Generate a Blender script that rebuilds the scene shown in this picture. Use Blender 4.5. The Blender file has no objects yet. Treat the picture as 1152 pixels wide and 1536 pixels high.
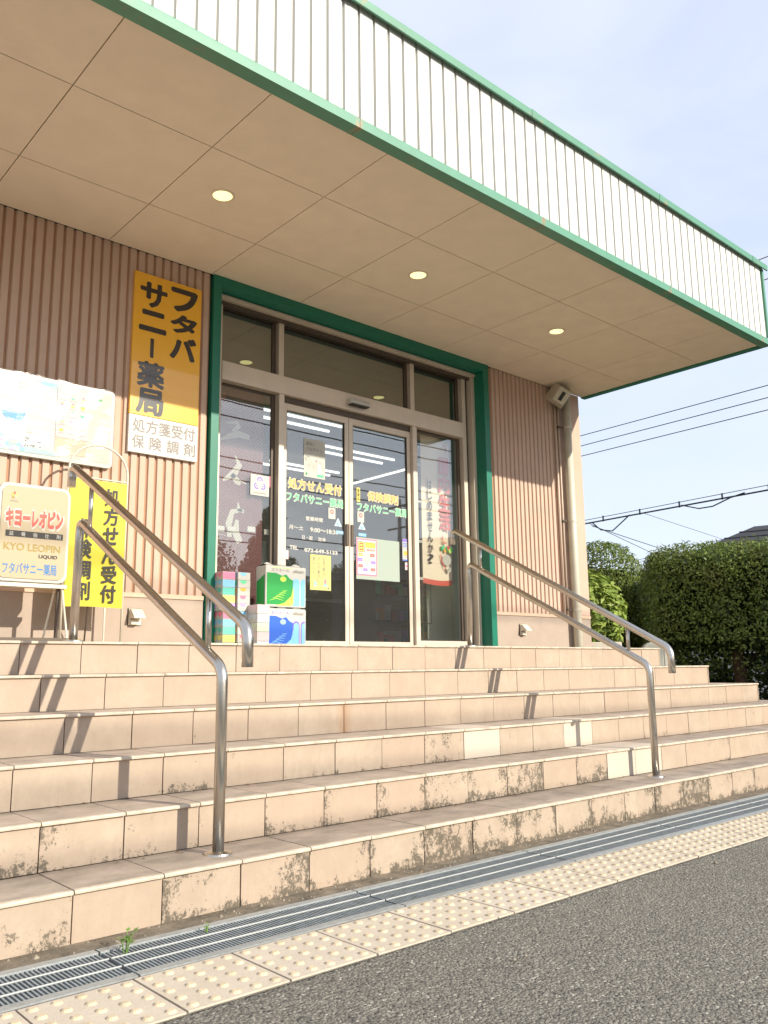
import bpy, math, random
import numpy as np
from mathutils import Vector, Matrix
random.seed(7); RNG = np.random.default_rng(7)
R = math.radians
SC = bpy.context.scene
COL = SC.collection

# ------------------------------------------------------------------ camera
cam_d = bpy.data.cameras.new('camera'); cam = bpy.data.objects.new('camera', cam_d); COL.objects.link(cam)
YAW, PITCH, ROLL, F = R(41.5852), R(10.4723), R(-0.7234), 1269.2
fw = Vector((math.sin(YAW)*math.cos(PITCH), math.cos(YAW)*math.cos(PITCH), math.sin(PITCH)))
rt = Vector((math.cos(YAW), -math.sin(YAW), 0)); up = rt.cross(fw)
r2 = rt*math.cos(ROLL) + up*math.sin(ROLL); u2 = -rt*math.sin(ROLL) + up*math.cos(ROLL)
M = Matrix((r2, u2, -fw)).transposed().to_4x4(); M.translation = Vector((0, -5.9959, 0.8166))
cam.matrix_world = M
cam_d.sensor_fit = 'VERTICAL'; cam_d.sensor_height = 24; cam_d.lens = F*24/1536
cam_d.clip_start = 0.05; cam_d.clip_end = 2000
SC.camera = cam

# ------------------------------------------------------------------ sky, sun, exposure
SUN = Vector((0.33, -1.0, 0.523)).normalized()          # towards the sun
EL = math.asin(SUN.z); AZ = math.atan2(SUN.x, SUN.y)
W = bpy.data.worlds.new('World'); SC.world = W; W.use_nodes = True
nt = W.node_tree; nt.nodes.clear()
out = nt.nodes.new('ShaderNodeOutputWorld'); bg = nt.nodes.new('ShaderNodeBackground')
sky = nt.nodes.new('ShaderNodeTexSky'); sky.sky_type = 'NISHITA'; sky.sun_disc = False
sky.sun_elevation = EL; sky.sun_rotation = AZ; sky.air_density = 1.0; sky.dust_density = 1.0; sky.ozone_density = 1.0
tc = nt.nodes.new('ShaderNodeTexCoord'); mp = nt.nodes.new('ShaderNodeMapping'); mp.inputs['Scale'].default_value = (1.2, 2.2, 5.0)
mp.inputs['Rotation'].default_value = (0.2, 0.1, 0.6)
n1 = nt.nodes.new('ShaderNodeTexNoise'); n1.inputs['Scale'].default_value = 1.3; n1.inputs['Detail'].default_value = 7; n1.inputs['Roughness'].default_value = .52; n1.inputs['Distortion'].default_value = .6
cr = nt.nodes.new('ShaderNodeValToRGB'); cr.color_ramp.elements[0].position = .34; cr.color_ramp.elements[0].color = (.66, .66, .66, 1)
cr.color_ramp.elements[1].position = .68; cr.color_ramp.elements[1].color = (.93, .93, .93, 1)
mx = nt.nodes.new('ShaderNodeMixRGB'); mx.inputs[2].default_value = (3.25, 3.50, 4.10, 1)
nt.links.new(tc.outputs['Generated'], mp.inputs[0]); nt.links.new(mp.outputs[0], n1.inputs['Vector']); nt.links.new(n1.outputs[0], cr.inputs[0])
nt.links.new(cr.outputs[0], mx.inputs[0]); nt.links.new(sky.outputs[0], mx.inputs[1]); nt.links.new(mx.outputs[0], bg.inputs[0])
bg.inputs[1].default_value = 0.15; nt.links.new(bg.outputs[0], out.inputs[0])
sd = bpy.data.lights.new('sun', 'SUN'); sd.energy = 3.2; sd.angle = R(0.53); sd.color = (1.0, .93, .79)
so = bpy.data.objects.new('sun', sd); COL.objects.link(so); so.rotation_euler = SUN.to_track_quat('Z', 'Y').to_euler()
SC.view_settings.view_transform = 'Standard'; SC.view_settings.look = 'None'; SC.view_settings.gamma = 1
SC.view_settings.exposure = 0.86
SC.view_settings.use_curve_mapping = False
SC.render.engine = 'CYCLES'
SC.cycles.max_bounces = 8; SC.cycles.transparent_max_bounces = 16; SC.cycles.caustics_reflective = False; SC.cycles.caustics_refractive = False
SC.cycles.use_denoising = True

# ------------------------------------------------------------------ materials
MATS = {}
def newmat(name):
    m = bpy.data.materials.new(name); m.use_nodes = True
    MATS[name] = m
    return m, m.node_tree, m.node_tree.nodes['Principled BSDF']
def L(t, a, b): t.links.new(a, b)
def node(t, kind, **kw):
    n = t.nodes.new(kind)
    for k, v in kw.items():
        if k.startswith('i_'): n.inputs[k[2:].replace('_', ' ')].default_value = v
        else: setattr(n, k, v)
    return n
def math_(t, op, a, b=None, c=None, clamp=False):
    n = t.nodes.new('ShaderNodeMath'); n.operation = op; n.use_clamp = clamp
    for i, v in enumerate((a, b, c)):
        if v is None: continue
        if isinstance(v, (int, float)): n.inputs[i].default_value = v
        else: t.links.new(v, n.inputs[i])
    return n.outputs[0]
def ramp(t, src, p0, p1):
    n = t.nodes.new('ShaderNodeMapRange'); n.inputs['From Min'].default_value = p0; n.inputs['From Max'].default_value = p1
    t.links.new(src, n.inputs['Value']); return n.outputs[0]
def mixc(t, fac, a, b):
    n = t.nodes.new('ShaderNodeMixRGB')
    if isinstance(fac, (int, float)): n.inputs[0].default_value = fac
    else: t.links.new(fac, n.inputs[0])
    for i, v in ((1, a), (2, b)):
        if isinstance(v, tuple): n.inputs[i].default_value = (*v, 1)
        else: t.links.new(v, n.inputs[i])
    return n.outputs[0]
def pos(t): return t.nodes.new('ShaderNodeNewGeometry').outputs['Position']
def noise(t, vec, scale, detail=4, rough=.5, sc=None):
    if sc:
        m = t.nodes.new('ShaderNodeMapping'); m.inputs['Scale'].default_value = sc; t.links.new(vec, m.inputs[0]); vec = m.outputs[0]
    n = t.nodes.new('ShaderNodeTexNoise'); n.inputs['Scale'].default_value = scale; n.inputs['Detail'].default_value = detail; n.inputs['Roughness'].default_value = rough
    t.links.new(vec, n.inputs['Vector']); return n.outputs['Fac']
def bump(t, p, h, strength=.3, dist=.01):
    b = t.nodes.new('ShaderNodeBump'); b.inputs['Strength'].default_value = strength; b.inputs['Distance'].default_value = dist
    t.links.new(h, b.inputs['Height']); t.links.new(b.outputs[0], p.inputs['Normal'])
def mat(name, c, rough=.6, metal=0, var=.08, vs=6, bstr=0, bs=60, emit=0, spec=.5):
    if name in MATS: return MATS[name]
    m, t, p = newmat(name)
    p.inputs['Roughness'].default_value = rough; p.inputs['Metallic'].default_value = metal
    p.inputs['Specular IOR Level'].default_value = spec
    if var:
        g = pos(t); n = noise(t, g, vs, 5, .6)
        f = ramp(t, n, .3, .7)
        d = tuple(x*(1-var*1.6) for x in c); e = tuple(min(1, x*(1+var*.6)) for x in c)
        L(t, mixc(t, f, d, e), p.inputs['Base Color'])
        if bstr: bump(t, p, noise(t, g, bs, 4, .6), bstr, .004)
    else: p.inputs['Base Color'].default_value = (*c, 1)
    if emit:
        p.inputs['Emission Color'].default_value = (*c, 1); p.inputs['Emission Strength'].default_value = emit
    m.diffuse_color = (*c, 1)
    return m

def tile_material(name, base, dark, tread=False):
    m, t, p = newmat(name)
    g = pos(t); oi = t.nodes.new('ShaderNodeObjectInfo')
    sep = node(t, 'ShaderNodeSeparateXYZ'); L(t, g, sep.inputs[0])
    sc = node(t, 'ShaderNodeSeparateColor'); L(t, oi.outputs['Color'], sc.inputs[0])     # r: stain amount, g: height inside the riser, b: new tile
    rnd = oi.outputs['Random']
    n1 = noise(t, g, 7, 5, .6); n2 = noise(t, g, 38, 4, .65)
    c = mixc(t, ramp(t, n1, .3, .72), (base[0]*.82, base[1]*.79, base[2]*.78), tuple(x*1.04 for x in base))
    c = mixc(t, math_(t, 'MULTIPLY', ramp(t, n2, .38, .68), .36), c, tuple(x*.76 for x in base))
    st_ = noise(t, g, 16, 5, .65, (2.2, 2.2, .35)); c = mixc(t, math_(t, 'MULTIPLY', ramp(t, st_, .52, .74), .42), c, (base[0]*.72, base[1]*.70, base[2]*.68))
    c = mixc(t, math_(t, 'MULTIPLY', rnd, .55), c, (base[0]*.87, base[1]*.80, base[2]*.78))
    offs = node(t, 'ShaderNodeCombineXYZ'); L(t, math_(t, 'MULTIPLY', rnd, 31.7), offs.inputs[0]); L(t, math_(t, 'MULTIPLY', rnd, 17.3), offs.inputs[2])
    va = node(t, 'ShaderNodeVectorMath'); va.operation = 'ADD'; L(t, g, va.inputs[0]); L(t, offs.outputs[0], va.inputs[1]); gv = va.outputs[0]
    tco = node(t, 'ShaderNodeTexCoord'); so_ = node(t, 'ShaderNodeSeparateXYZ'); L(t, tco.outputs['Object'], so_.inputs[0])
    if tread:
        s = noise(t, gv, 5.5, 7, .62, (1, 1.6, 1)); s2 = noise(t, gv, 60, 5, .7)
        k = math_(t, 'ADD', s, math_(t, 'MULTIPLY', s2, .28))
        k = math_(t, 'ADD', k, math_(t, 'MULTIPLY', sc.outputs[0], .20))
        edge = ramp(t, so_.outputs[1], .24, .295)                    # dirt gathers at the back of the tread
        k = math_(t, 'ADD', k, math_(t, 'MULTIPLY', edge, .22))
        k = math_(t, 'SUBTRACT', k, math_(t, 'MULTIPLY', sc.outputs[2], .5))
        f = ramp(t, k, .55, 1.05)
        front = ramp(t, so_.outputs[1], .006, .02)
        f = math_(t, 'MULTIPLY', f, front)
    else:
        s = noise(t, gv, 19, 9, .74, (1, 1, .7)); s2 = noise(t, gv, 95, 6, .75)
        k = math_(t, 'ADD', math_(t, 'MULTIPLY', s, .9), math_(t, 'MULTIPLY', s2, .60))
        low = ramp(t, so_.outputs[2], .055, .0); side = math_(t, 'MAXIMUM', ramp(t, so_.outputs[0], .06, .0), ramp(t, so_.outputs[0], .25, .3))
        k = math_(t, 'ADD', k, math_(t, 'MULTIPLY', math_(t, 'MULTIPLY', low, sc.outputs[0]), .26))
        k = math_(t, 'ADD', k, math_(t, 'MULTIPLY', math_(t, 'MULTIPLY', side, sc.outputs[0]), .13))
        big = noise(t, gv, 2.6, 2, .5)
        k = math_(t, 'ADD', k, math_(t, 'MULTIPLY', math_(t, 'SUBTRACT', big, .5), .9))
        thr = math_(t, 'SUBTRACT', 1.135, math_(t, 'MULTIPLY', sc.outputs[0], .32))
        k = math_(t, 'SUBTRACT', k, thr)
        fine = noise(t, gv, 55, 8, .7, (1, 1, .7))
        f = math_(t, 'MULTIPLY', math_(t, 'MULTIPLY', ramp(t, k, -.01, .05), .9), math_(t, 'ADD', .18, math_(t, 'MULTIPLY', ramp(t, fine, .43, .50), .82)))
        f = math_(t, 'MULTIPLY', f, math_(t, 'SUBTRACT', 1, sc.outputs[2]))
    c = mixc(t, f, c, dark)
    if not tread:                                                    # vertical rust run below one joint
        rx = math_(t, 'ABSOLUTE', math_(t, 'SUBTRACT', sep.outputs[0], 2.913))
        rz = math_(t, 'MULTIPLY', math_(t, 'GREATER_THAN', sep.outputs[2], .482), math_(t, 'LESS_THAN', sep.outputs[2], .645))
        rn = noise(t, g, 30, 3, .5, (3, 1, .4))
        rf = math_(t, 'MULTIPLY', math_(t, 'MULTIPLY', ramp(t, math_(t, 'ADD', rx, math_(t, 'MULTIPLY', rn, .05)), .085, .02), rz), .62)
        c = mixc(t, rf, c, (.32, .15, .055))
    newc = (.58, .505, .41) if not tread else (.66, .56, .45)
    c = mixc(t, math_(t, 'MULTIPLY', sc.outputs[2], .92), c, newc)
    L(t, c, p.inputs['Base Color']); p.inputs['Roughness'].default_value = .62
    bump(t, p, math_(t, 'ADD', n2, math_(t, 'MULTIPLY', noise(t, g, 160, 3, .6), .5)), .22, .003)
    return m
M_RISER = tile_material('riser_ceramic', (.485, .39, .295), (.095, .078, .055))
M_TREAD = tile_material('tread_ceramic', (.62, .51, .41), (.27, .22, .17), tread=True)
M_NOSE = mat('sunlit_nosing_ceramic', (.62, .52, .40), .5, var=.2, vs=20)  # paler tone holds the sunlit edge highlight as well as wear
M_GROUT = mat('grout', (.20, .15, .11), .9, var=.2, vs=20)

def asphalt():
    m, t, p = newmat('asphalt'); g = pos(t)
    v = node(t, 'ShaderNodeTexVoronoi'); v.inputs['Scale'].default_value = 112; L(t, g, v.inputs['Vector'])
    v2 = node(t, 'ShaderNodeTexVoronoi'); v2.inputs['Scale'].default_value = 210; L(t, g, v2.inputs['Vector'])
    sc = node(t, 'ShaderNodeSeparateColor'); L(t, v.outputs['Color'], sc.inputs[0])
    c = mixc(t, sc.outputs[0], (.14, .128, .106), (.325, .298, .245))
    c = mixc(t, ramp(t, sc.outputs[1], .945, .97), c, (.50, .47, .40))
    c = mixc(t, ramp(t, sc.outputs[2], .86, .92), c, (.09, .085, .074))
    c = mixc(t, math_(t, 'MULTIPLY', ramp(t, v.outputs['Distance'], .25, .7), .5), c, (.085, .08, .068))
    big = noise(t, g, .9, 4, .6); c2 = mixc(t, math_(t, 'MULTIPLY', ramp(t, big, .35, .7), .35), c, (.23, .215, .18))
    mid = noise(t, g, 14, 4, .6); c2 = mixc(t, math_(t, 'MULTIPLY', ramp(t, mid, .5, .75), .3), c2, (.14, .13, .11))
    L(t, c2, p.inputs['Base Color']); p.inputs['Roughness'].default_value = .85
    h = math_(t, 'ADD', math_(t, 'SUBTRACT', 1, v.outputs['Distance']), math_(t, 'MULTIPLY', v2.outputs['Distance'], .4))
    bump(t, p, h, .75, .008); return m
M_ASPH = asphalt()
def concrete(name, a, b, scale=9):
    m, t, p = newmat(name); g = pos(t)
    n = noise(t, g, scale, 8, .7); n2 = noise(t, g, 120, 4, .7)
    c = mixc(t, ramp(t, n, .35, .66), a, b); c = mixc(t, math_(t, 'MULTIPLY', ramp(t, n2, .55, .7), .5), c, tuple(min(1, x*1.7) for x in b))
    L(t, c, p.inputs['Base Color']); p.inputs['Roughness'].default_value = .9; bump(t, p, math_(t, 'ADD', n, n2), .5, .006); return m
M_CONC = concrete('mossy_concrete', (.085, .07, .048), (.25, .205, .15))
M_CHAN = concrete('channel_concrete', (.03, .03, .028), (.07, .065, .06))
M_SEAM = concrete('grey_mortar', (.15, .13, .11), (.26, .23, .19), 14)
def tactile():
    m, t, p = newmat('tactile_concrete'); g = pos(t)
    n = noise(t, g, 6, 6, .6); n2 = noise(t, g, 90, 4, .75); oi = t.nodes.new('ShaderNodeObjectInfo')
    c = mixc(t, ramp(t, n, .3, .7), (.52, .445, .355), (.62, .54, .44)); c = mixc(t, math_(t, 'MULTIPLY', ramp(t, n2, .52, .68), .5), c, (.42, .35, .26))
    c = mixc(t, math_(t, 'MULTIPLY', oi.outputs['Random'], .3), c, (.55, .46, .34))
    L(t, c, p.inputs['Base Color']); p.inputs['Roughness'].default_value = .85; bump(t, p, n2, .4, .004); return m
M_TACT = tactile()
M_DOT = mat('tactile_dot', (.66, .535, .36), .7, var=.18, vs=14)
M_SID = mat('siding_paint', (.575, .42, .325), .7, var=.05, vs=3, bstr=.25, bs=140, spec=.3)
M_SIDB = mat('siding_groove', (.43, .24, .145), .8, var=.05)
M_TRIM = mat('wall_trim', (.70, .49, .35), .6, var=.05)
M_PLINTH = mat('plinth_render', (.43, .345, .28), .8, var=.06, vs=4, bstr=.25, bs=120, spec=.25)
def painted(name, c, streak):
    m, t, p = newmat(name); g = pos(t)
    n = noise(t, g, 5, 5, .6, (1, 1, .3)); n2 = noise(t, g, 25, 5, .7, (4, 4, .4))
    a = mixc(t, ramp(t, n, .3, .7), tuple(x*.9 for x in c), c); a = mixc(t, math_(t, 'MULTIPLY', ramp(t, n2, .55, .8), .5), a, streak)
    L(t, a, p.inputs['Base Color']); p.inputs['Roughness'].default_value = .5; return m
M_SOFF = painted('soffit_board', (.88, .765, .605), (.82, .71, .55)); MATS['soffit_board'].node_tree.nodes['Principled BSDF'].inputs['Roughness'].default_value = .8
M_WHITE = painted('white_cladding', (.66, .65, .605), (.60, .59, .545))
t_ = MATS['soffit_board'].node_tree; p_ = t_.nodes['Principled BSDF']; src = p_.inputs['Base Color'].links[0].from_socket; oi_ = t_.nodes.new('ShaderNodeObjectInfo')
L(t_, mixc(t_, math_(t_, 'MULTIPLY', oi_.outputs['Random'], .35), src, (.81, .695, .54)), p_.inputs['Base Color'])
def greenpaint(name, c, rust=True):
    m, t, p = newmat(name); g = pos(t); sep = node(t, 'ShaderNodeSeparateXYZ'); L(t, g, sep.inputs[0])
    n = noise(t, g, 9, 5, .6); a = mixc(t, ramp(t, n, .3, .7), tuple(x*.88 for x in c), c)
    if rust:
        mm = math_(t, 'ABSOLUTE', math_(t, 'SUBTRACT', math_(t, 'MODULO', math_(t, 'ADD', sep.outputs[0], 30*1.83-2.962-.1+.915), 1.83), .915))
        rn = noise(t, g, 22, 5, .7, (1, 1, .6))
        f = ramp(t, math_(t, 'ADD', mm, math_(t, 'MULTIPLY', rn, .30)), .175, .12)
        rn2 = noise(t, g, 4.5, 6, .7, (1, 1, 3)); f = math_(t, 'MAXIMUM', f, math_(t, 'MULTIPLY', ramp(t, rn2, .62, .68), .5))
        a = mixc(t, math_(t, 'MULTIPLY', f, .8), a, (.40, .20, .09))
    L(t, a, p.inputs['Base Color']); p.inputs['Roughness'].default_value = .42; return m
M_GREEN = greenpaint('green_fascia_paint', (.10, .29, .19))
M_GREENC = greenpaint('green_cap_paint', (.095, .28, .18))
M_GREEND = greenpaint('green_frame_paint', (.008, .185, .115), False)
M_STEEL = mat('stainless_steel', (.60, .56, .50), .27, 1, var=.06, vs=12)
def galv():
    m, t, p = newmat('galvanised_steel'); g = pos(t)
    n = noise(t, g, 40, 5, .7); L(t, mixc(t, ramp(t, n, .3, .7), (.36, .385, .39), (.50, .53, .53)), p.inputs['Base Color'])
    p.inputs['Metallic'].default_value = .55; p.inputs['Roughness'].default_value = .5; return m
M_GALV = galv(); M_GALVB = mat('galvanised_bar', (.27, .30, .31), .5, .0, var=.2, vs=30)
M_GALVL = mat('galvanised_rod', (.40, .41, .40), .55, .0, var=.1)
M_ALU = mat('beige_aluminium', (.66, .575, .47), .42, .15, var=.05)
M_ALUD = mat('dark_aluminium', (.10, .075, .055), .5, .2, var=.05)
M_SEAL = mat('black_gasket', (.02, .018, .016), .7, var=0)
M_PIPE = mat('beige_pvc', (.60, .57, .46), .45, var=.06)
M_COND = mat('pale_conduit', (.62, .50, .40), .5, var=.05)
M_VENT = mat('vent_cream', (.70, .64, .52), .5, var=.05)
M_VENTD = mat('vent_shadow_gap', (.06, .045, .03), .8, var=0)
M_BLACK = mat('black_rubber', (.02, .02, .02), .6, var=0)
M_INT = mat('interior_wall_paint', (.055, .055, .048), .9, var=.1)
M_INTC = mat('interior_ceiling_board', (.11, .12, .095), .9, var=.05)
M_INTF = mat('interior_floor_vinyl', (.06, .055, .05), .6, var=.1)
M_LAMP = mat('lamp_glow', (1, .93, .42), var=0, emit=.78)
M_TUBE = mat('tube_glow', (1, 1, .97), var=0, emit=.85)
def glass(name, refl, tcol, hatch=True):
    m = bpy.data.materials.new(name); m.use_nodes = True; t = m.node_tree; t.nodes.clear(); MATS[name] = m
    o = t.nodes.new('ShaderNodeOutputMaterial'); g = pos(t)
    tr = node(t, 'ShaderNodeBsdfTransparent'); tr.inputs[0].default_value = (*tcol, 1)
    gl = node(t, 'ShaderNodeBsdfGlossy'); gl.inputs['Roughness'].default_value = 0.0; gl.inputs['Color'].default_value = (.93, .97, .96, 1)
    b = node(t, 'ShaderNodeBump'); b.inputs['Strength'].default_value = .02; b.inputs['Distance'].default_value = .02; L(t, noise(t, g, 1.5, 2, .5), b.inputs['Height']); L(t, b.outputs[0], gl.inputs['Normal'])
    mix = node(t, 'ShaderNodeMixShader'); mix.inputs[0].default_value = refl; L(t, tr.outputs[0], mix.inputs[1]); L(t, gl.outputs[0], mix.inputs[2])
    last = mix.outputs[0]
    if hatch:                                                        # the thin parallel wires cast into the glass
        sep = node(t, 'ShaderNodeSeparateXYZ'); L(t, g, sep.inputs[0])
        q = math_(t, 'MULTIPLY', math_(t, 'SUBTRACT', sep.outputs[0], math_(t, 'MULTIPLY', sep.outputs[2], 1.0)), 1/.0315)
        fr = math_(t, 'FRACT', math_(t, 'ADD', q, 400)); tri = math_(t, 'ABSOLUTE', math_(t, 'SUBTRACT', fr, .5))
        f = math_(t, 'MULTIPLY', ramp(t, tri, .15, .08), .24)
        df = node(t, 'ShaderNodeBsdfDiffuse'); df.inputs[0].default_value = (.46, .43, .38, 1)
        m2 = node(t, 'ShaderNodeMixShader'); L(t, f, m2.inputs[0]); L(t, last, m2.inputs[1]); L(t, df.outputs[0], m2.inputs[2]); last = m2.outputs[0]
    L(t, last, o.inputs[0]); return m
M_GLASS = glass('wired_glass', .25, (.97, .98, .95))
M_GLASST = glass('transom_glass', .28, (.66, .72, .60), False)
def cellophane():
    m = bpy.data.materials.new('clear_film'); m.use_nodes = True; t = m.node_tree; t.nodes.clear(); MATS['clear_film'] = m
    o = t.nodes.new('ShaderNodeOutputMaterial'); g = pos(t)
    tr = node(t, 'ShaderNodeBsdfTransparent'); gl = node(t, 'ShaderNodeBsdfGlossy'); gl.inputs['Roughness'].default_value = .2
    df = node(t, 'ShaderNodeBsdfDiffuse'); df.inputs[0].default_value = (.6, .6, .58, 1)
    b = node(t, 'ShaderNodeBump'); b.inputs['Strength'].default_value = .5; b.inputs['Distance'].default_value = .02
    n = noise(t, g, 5, 4, .5, (1, 1, 3.2)); L(t, n, b.inputs['Height']); L(t, b.outputs[0], gl.inputs['Normal'])
    a = node(t, 'ShaderNodeMixShader'); a.inputs[0].default_value = .03; L(t, tr.outputs[0], a.inputs[1]); L(t, gl.outputs[0], a.inputs[2])
    c = node(t, 'ShaderNodeMixShader'); L(t, math_(t, 'MULTIPLY', ramp(t, n, .52, .66), .07), c.inputs[0]); L(t, a.outputs[0], c.inputs[1]); L(t, df.outputs[0], c.inputs[2])
    L(t, c.outputs[0], o.inputs[0]); return m
M_FILM = cellophane()
def P(name, c, rough=.45): return mat('print_'+name, c, rough, var=0, spec=.35)
P_WHITE = P('white', (.53, .52, .475)); P_BLACK = P('black', (.025, .02, .018)); P_YEL = P('amber', (.84, .46, .03)); P_LEMON = P('lemon', (.56, .49, .03))
P_RED = P('red', (.62, .10, .07)); P_GREY = P('grey', (.24, .21, .19)); P_BLUE = P('blue', (.05, .20, .48)); P_GOLD = P('gold', (.34, .25, .06)); P_CREAM = P('cream', (.45, .365, .235))
P_ORA = P('orange', (.90, .42, .06)); P_GRN = P('leaf_green', (.12, .62, .30)); P_PINK = P('pink', (.85, .20, .32)); P_LPINK = P('light_pink', (.88, .55, .58)); P_MINT = P('mint', (.36, .42, .36))
P_PURP = P('purple', (.24, .16, .58)); P_SKY = P('sky_blue', (.22, .52, .80)); P_LSKY = P('pale_blue', (.31, .42, .46)); P_MAR = P('maroon', (.11, .016, .02)); P_BRUSH = P('brush_cream', (.45, .43, .37))
P_LIME = P('lime', (.50, .78, .10)); P_DGRN = P('deep_green', (.02, .30, .06)); P_DBLUE = P('deep_blue', (.03, .12, .55)); P_TEAL = P('teal', (.12, .52, .42)); P_LILAC = P('lilac', (.60, .36, .72)); P_BUTTER = P('butter', (.86, .72, .18)); P_PAPER = P('paper', (.50, .50, .44)); P_TAN = P('tan', (.50, .38, .27))
P_FADE = P('faded_cream', (.56, .54, .47)); P_PPINK = P('pastel_pink', (.66, .52, .52)); P_PBLUE = P('pastel_blue', (.52, .60, .66)); P_PGRN = P('pastel_green', (.55, .64, .47)); P_PALEY = P('pale_yellow', (.60, .56, .20))

# ------------------------------------------------------------------ mesh helpers
class MB:
    def __init__(s): s.v = []; s.f = []; s.m = []; s.mats = []
    def mi(s, m):
        if m not in s.mats: s.mats.append(m)
        return s.mats.index(m)
    def add(s, vs, fs, m):
        k = len(s.v); s.v += [tuple(v) for v in vs]; s.f += [tuple(i+k for i in f) for f in fs]; s.m += [s.mi(m)]*len(fs); return s
    def box(s, x0, x1, y0, y1, z0, z1, m):
        vs = [(x0, y0, z0), (x1, y0, z0), (x1, y1, z0), (x0, y1, z0), (x0, y0, z1), (x1, y0, z1), (x1, y1, z1), (x0, y1, z1)]
        return s.add(vs, [(0, 3, 2, 1), (4, 5, 6, 7), (0, 1, 5, 4), (1, 2, 6, 5), (2, 3, 7, 6), (3, 0, 4, 7)], m)
    def prism_y(s, pts, y0, y1, m):          # pts (x,z) counter-clockwise seen from -y
        n = len(pts); vs = [(x, y0, z) for x, z in pts]+[(x, y1, z) for x, z in pts]
        fs = [tuple(range(n)), tuple(range(2*n-1, n-1, -1))]+[(i, i+n, (i+1) % n+n, (i+1) % n) for i in range(n)]
        return s.add(vs, fs, m)
    def prism_z(s, pts, z0, z1, m):
        n = len(pts); vs = [(x, y, z0) for x, y in pts]+[(x, y, z1) for x, y in pts]
        fs = [tuple(range(n-1, -1, -1)), tuple(range(n, 2*n))]+[(i, (i+1) % n, (i+1) % n+n, i+n) for i in range(n)]
        return s.add(vs, fs, m)
    def prism_x(s, pts, x0, x1, m):          # pts (y,z)
        n = len(pts); vs = [(x0, y, z) for y, z in pts]+[(x1, y, z) for y, z in pts]
        fs = [tuple(range(n-1, -1, -1)), tuple(range(n, 2*n))]+[(i, (i+1) % n, (i+1) % n+n, i+n) for i in range(n)]
        return s.add(vs, fs, m)
    def tube(s, path, r, m, n=14, bend=0.0, cap=True):
        pts = [Vector(p) for p in path]
        if bend:
            q = [pts[0]]
            for i in range(1, len(pts)-1):
                a, b, c = pts[i-1], pts[i], pts[i+1]; d1 = (a-b).normalized(); d2 = (c-b).normalized()
                k = min(bend, (a-b).length*.45, (c-b).length*.45); p0 = b+d1*k; p2 = b+d2*k
                for j in range(7):
                    w = j/6; q.append(p0*(1-w)**2+b*2*w*(1-w)+p2*w*w)
            q.append(pts[-1]); pts = q
        rs = r if isinstance(r, (list, tuple)) else [r]*len(pts)
        t0 = (pts[1]-pts[0]).normalized(); ref = Vector((1, 0, 0)) if abs(t0.x) < .8 else Vector((0, 1, 0)); u = (ref-t0*ref.dot(t0)).normalized()
        vs = []
        for i, p in enumerate(pts):
            t = ((pts[min(i+1, len(pts)-1)]-pts[max(i-1, 0)])).normalized(); u = (u-t*u.dot(t)).normalized(); w = t.cross(u)
            for j in range(n):
                a = 2*math.pi*j/n; vs.append(p+(u*math.cos(a)+w*math.sin(a))*rs[i])
        fs = [(i*n+j, i*n+(j+1) % n, (i+1)*n+(j+1) % n, (i+1)*n+j) for i in range(len(pts)-1) for j in range(n)]
        if cap: fs += [tuple(range(n-1, -1, -1)), tuple(range((len(pts)-1)*n, len(pts)*n))]
        return s.add(vs, fs, m)
    def mesh(s, name, smooth=False):
        me = bpy.data.meshes.new(name); me.from_pydata(s.v, [], s.f)
        for m in s.mats: me.materials.append(m)
        me.polygons.foreach_set('material_index', s.m)
        if smooth:
            me.polygons.foreach_set('use_smooth', [len(f) == 4 for f in s.f])
        me.update(); return me
    def build(s, name, parent=None, smooth=False, bevel=0, loc=None):
        o = bpy.data.objects.new(name, s.mesh(name, smooth)); COL.objects.link(o); o.parent = parent
        if loc: o.location = loc
        if bevel:
            b = o.modifiers.new('edge', 'BEVEL'); b.width = bevel; b.segments = 2; b.limit_method = 'ANGLE'
        return o
def link(name, me, parent=None, loc=(0, 0, 0), rot=(0, 0, 0), color=None):
    o = bpy.data.objects.new(name, me); COL.objects.link(o); o.parent = parent; o.location = loc; o.rotation_euler = rot
    if color: o.color = color
    return o
def thing(name, label, cat, loc=(0, 0, 0), group=None):
    o = bpy.data.objects.new(name, None); o.empty_display_size = .1; COL.objects.link(o); o.location = loc; return tag(o, label, cat, group)
def tag(o, label, cat, group=None):
    o['label'] = label; o['category'] = cat
    if group: o['group'] = group
    return o
def struct(o): o['kind'] = 'structure'; return o
def stuff(o): o['kind'] = 'stuff'; return o

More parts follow.
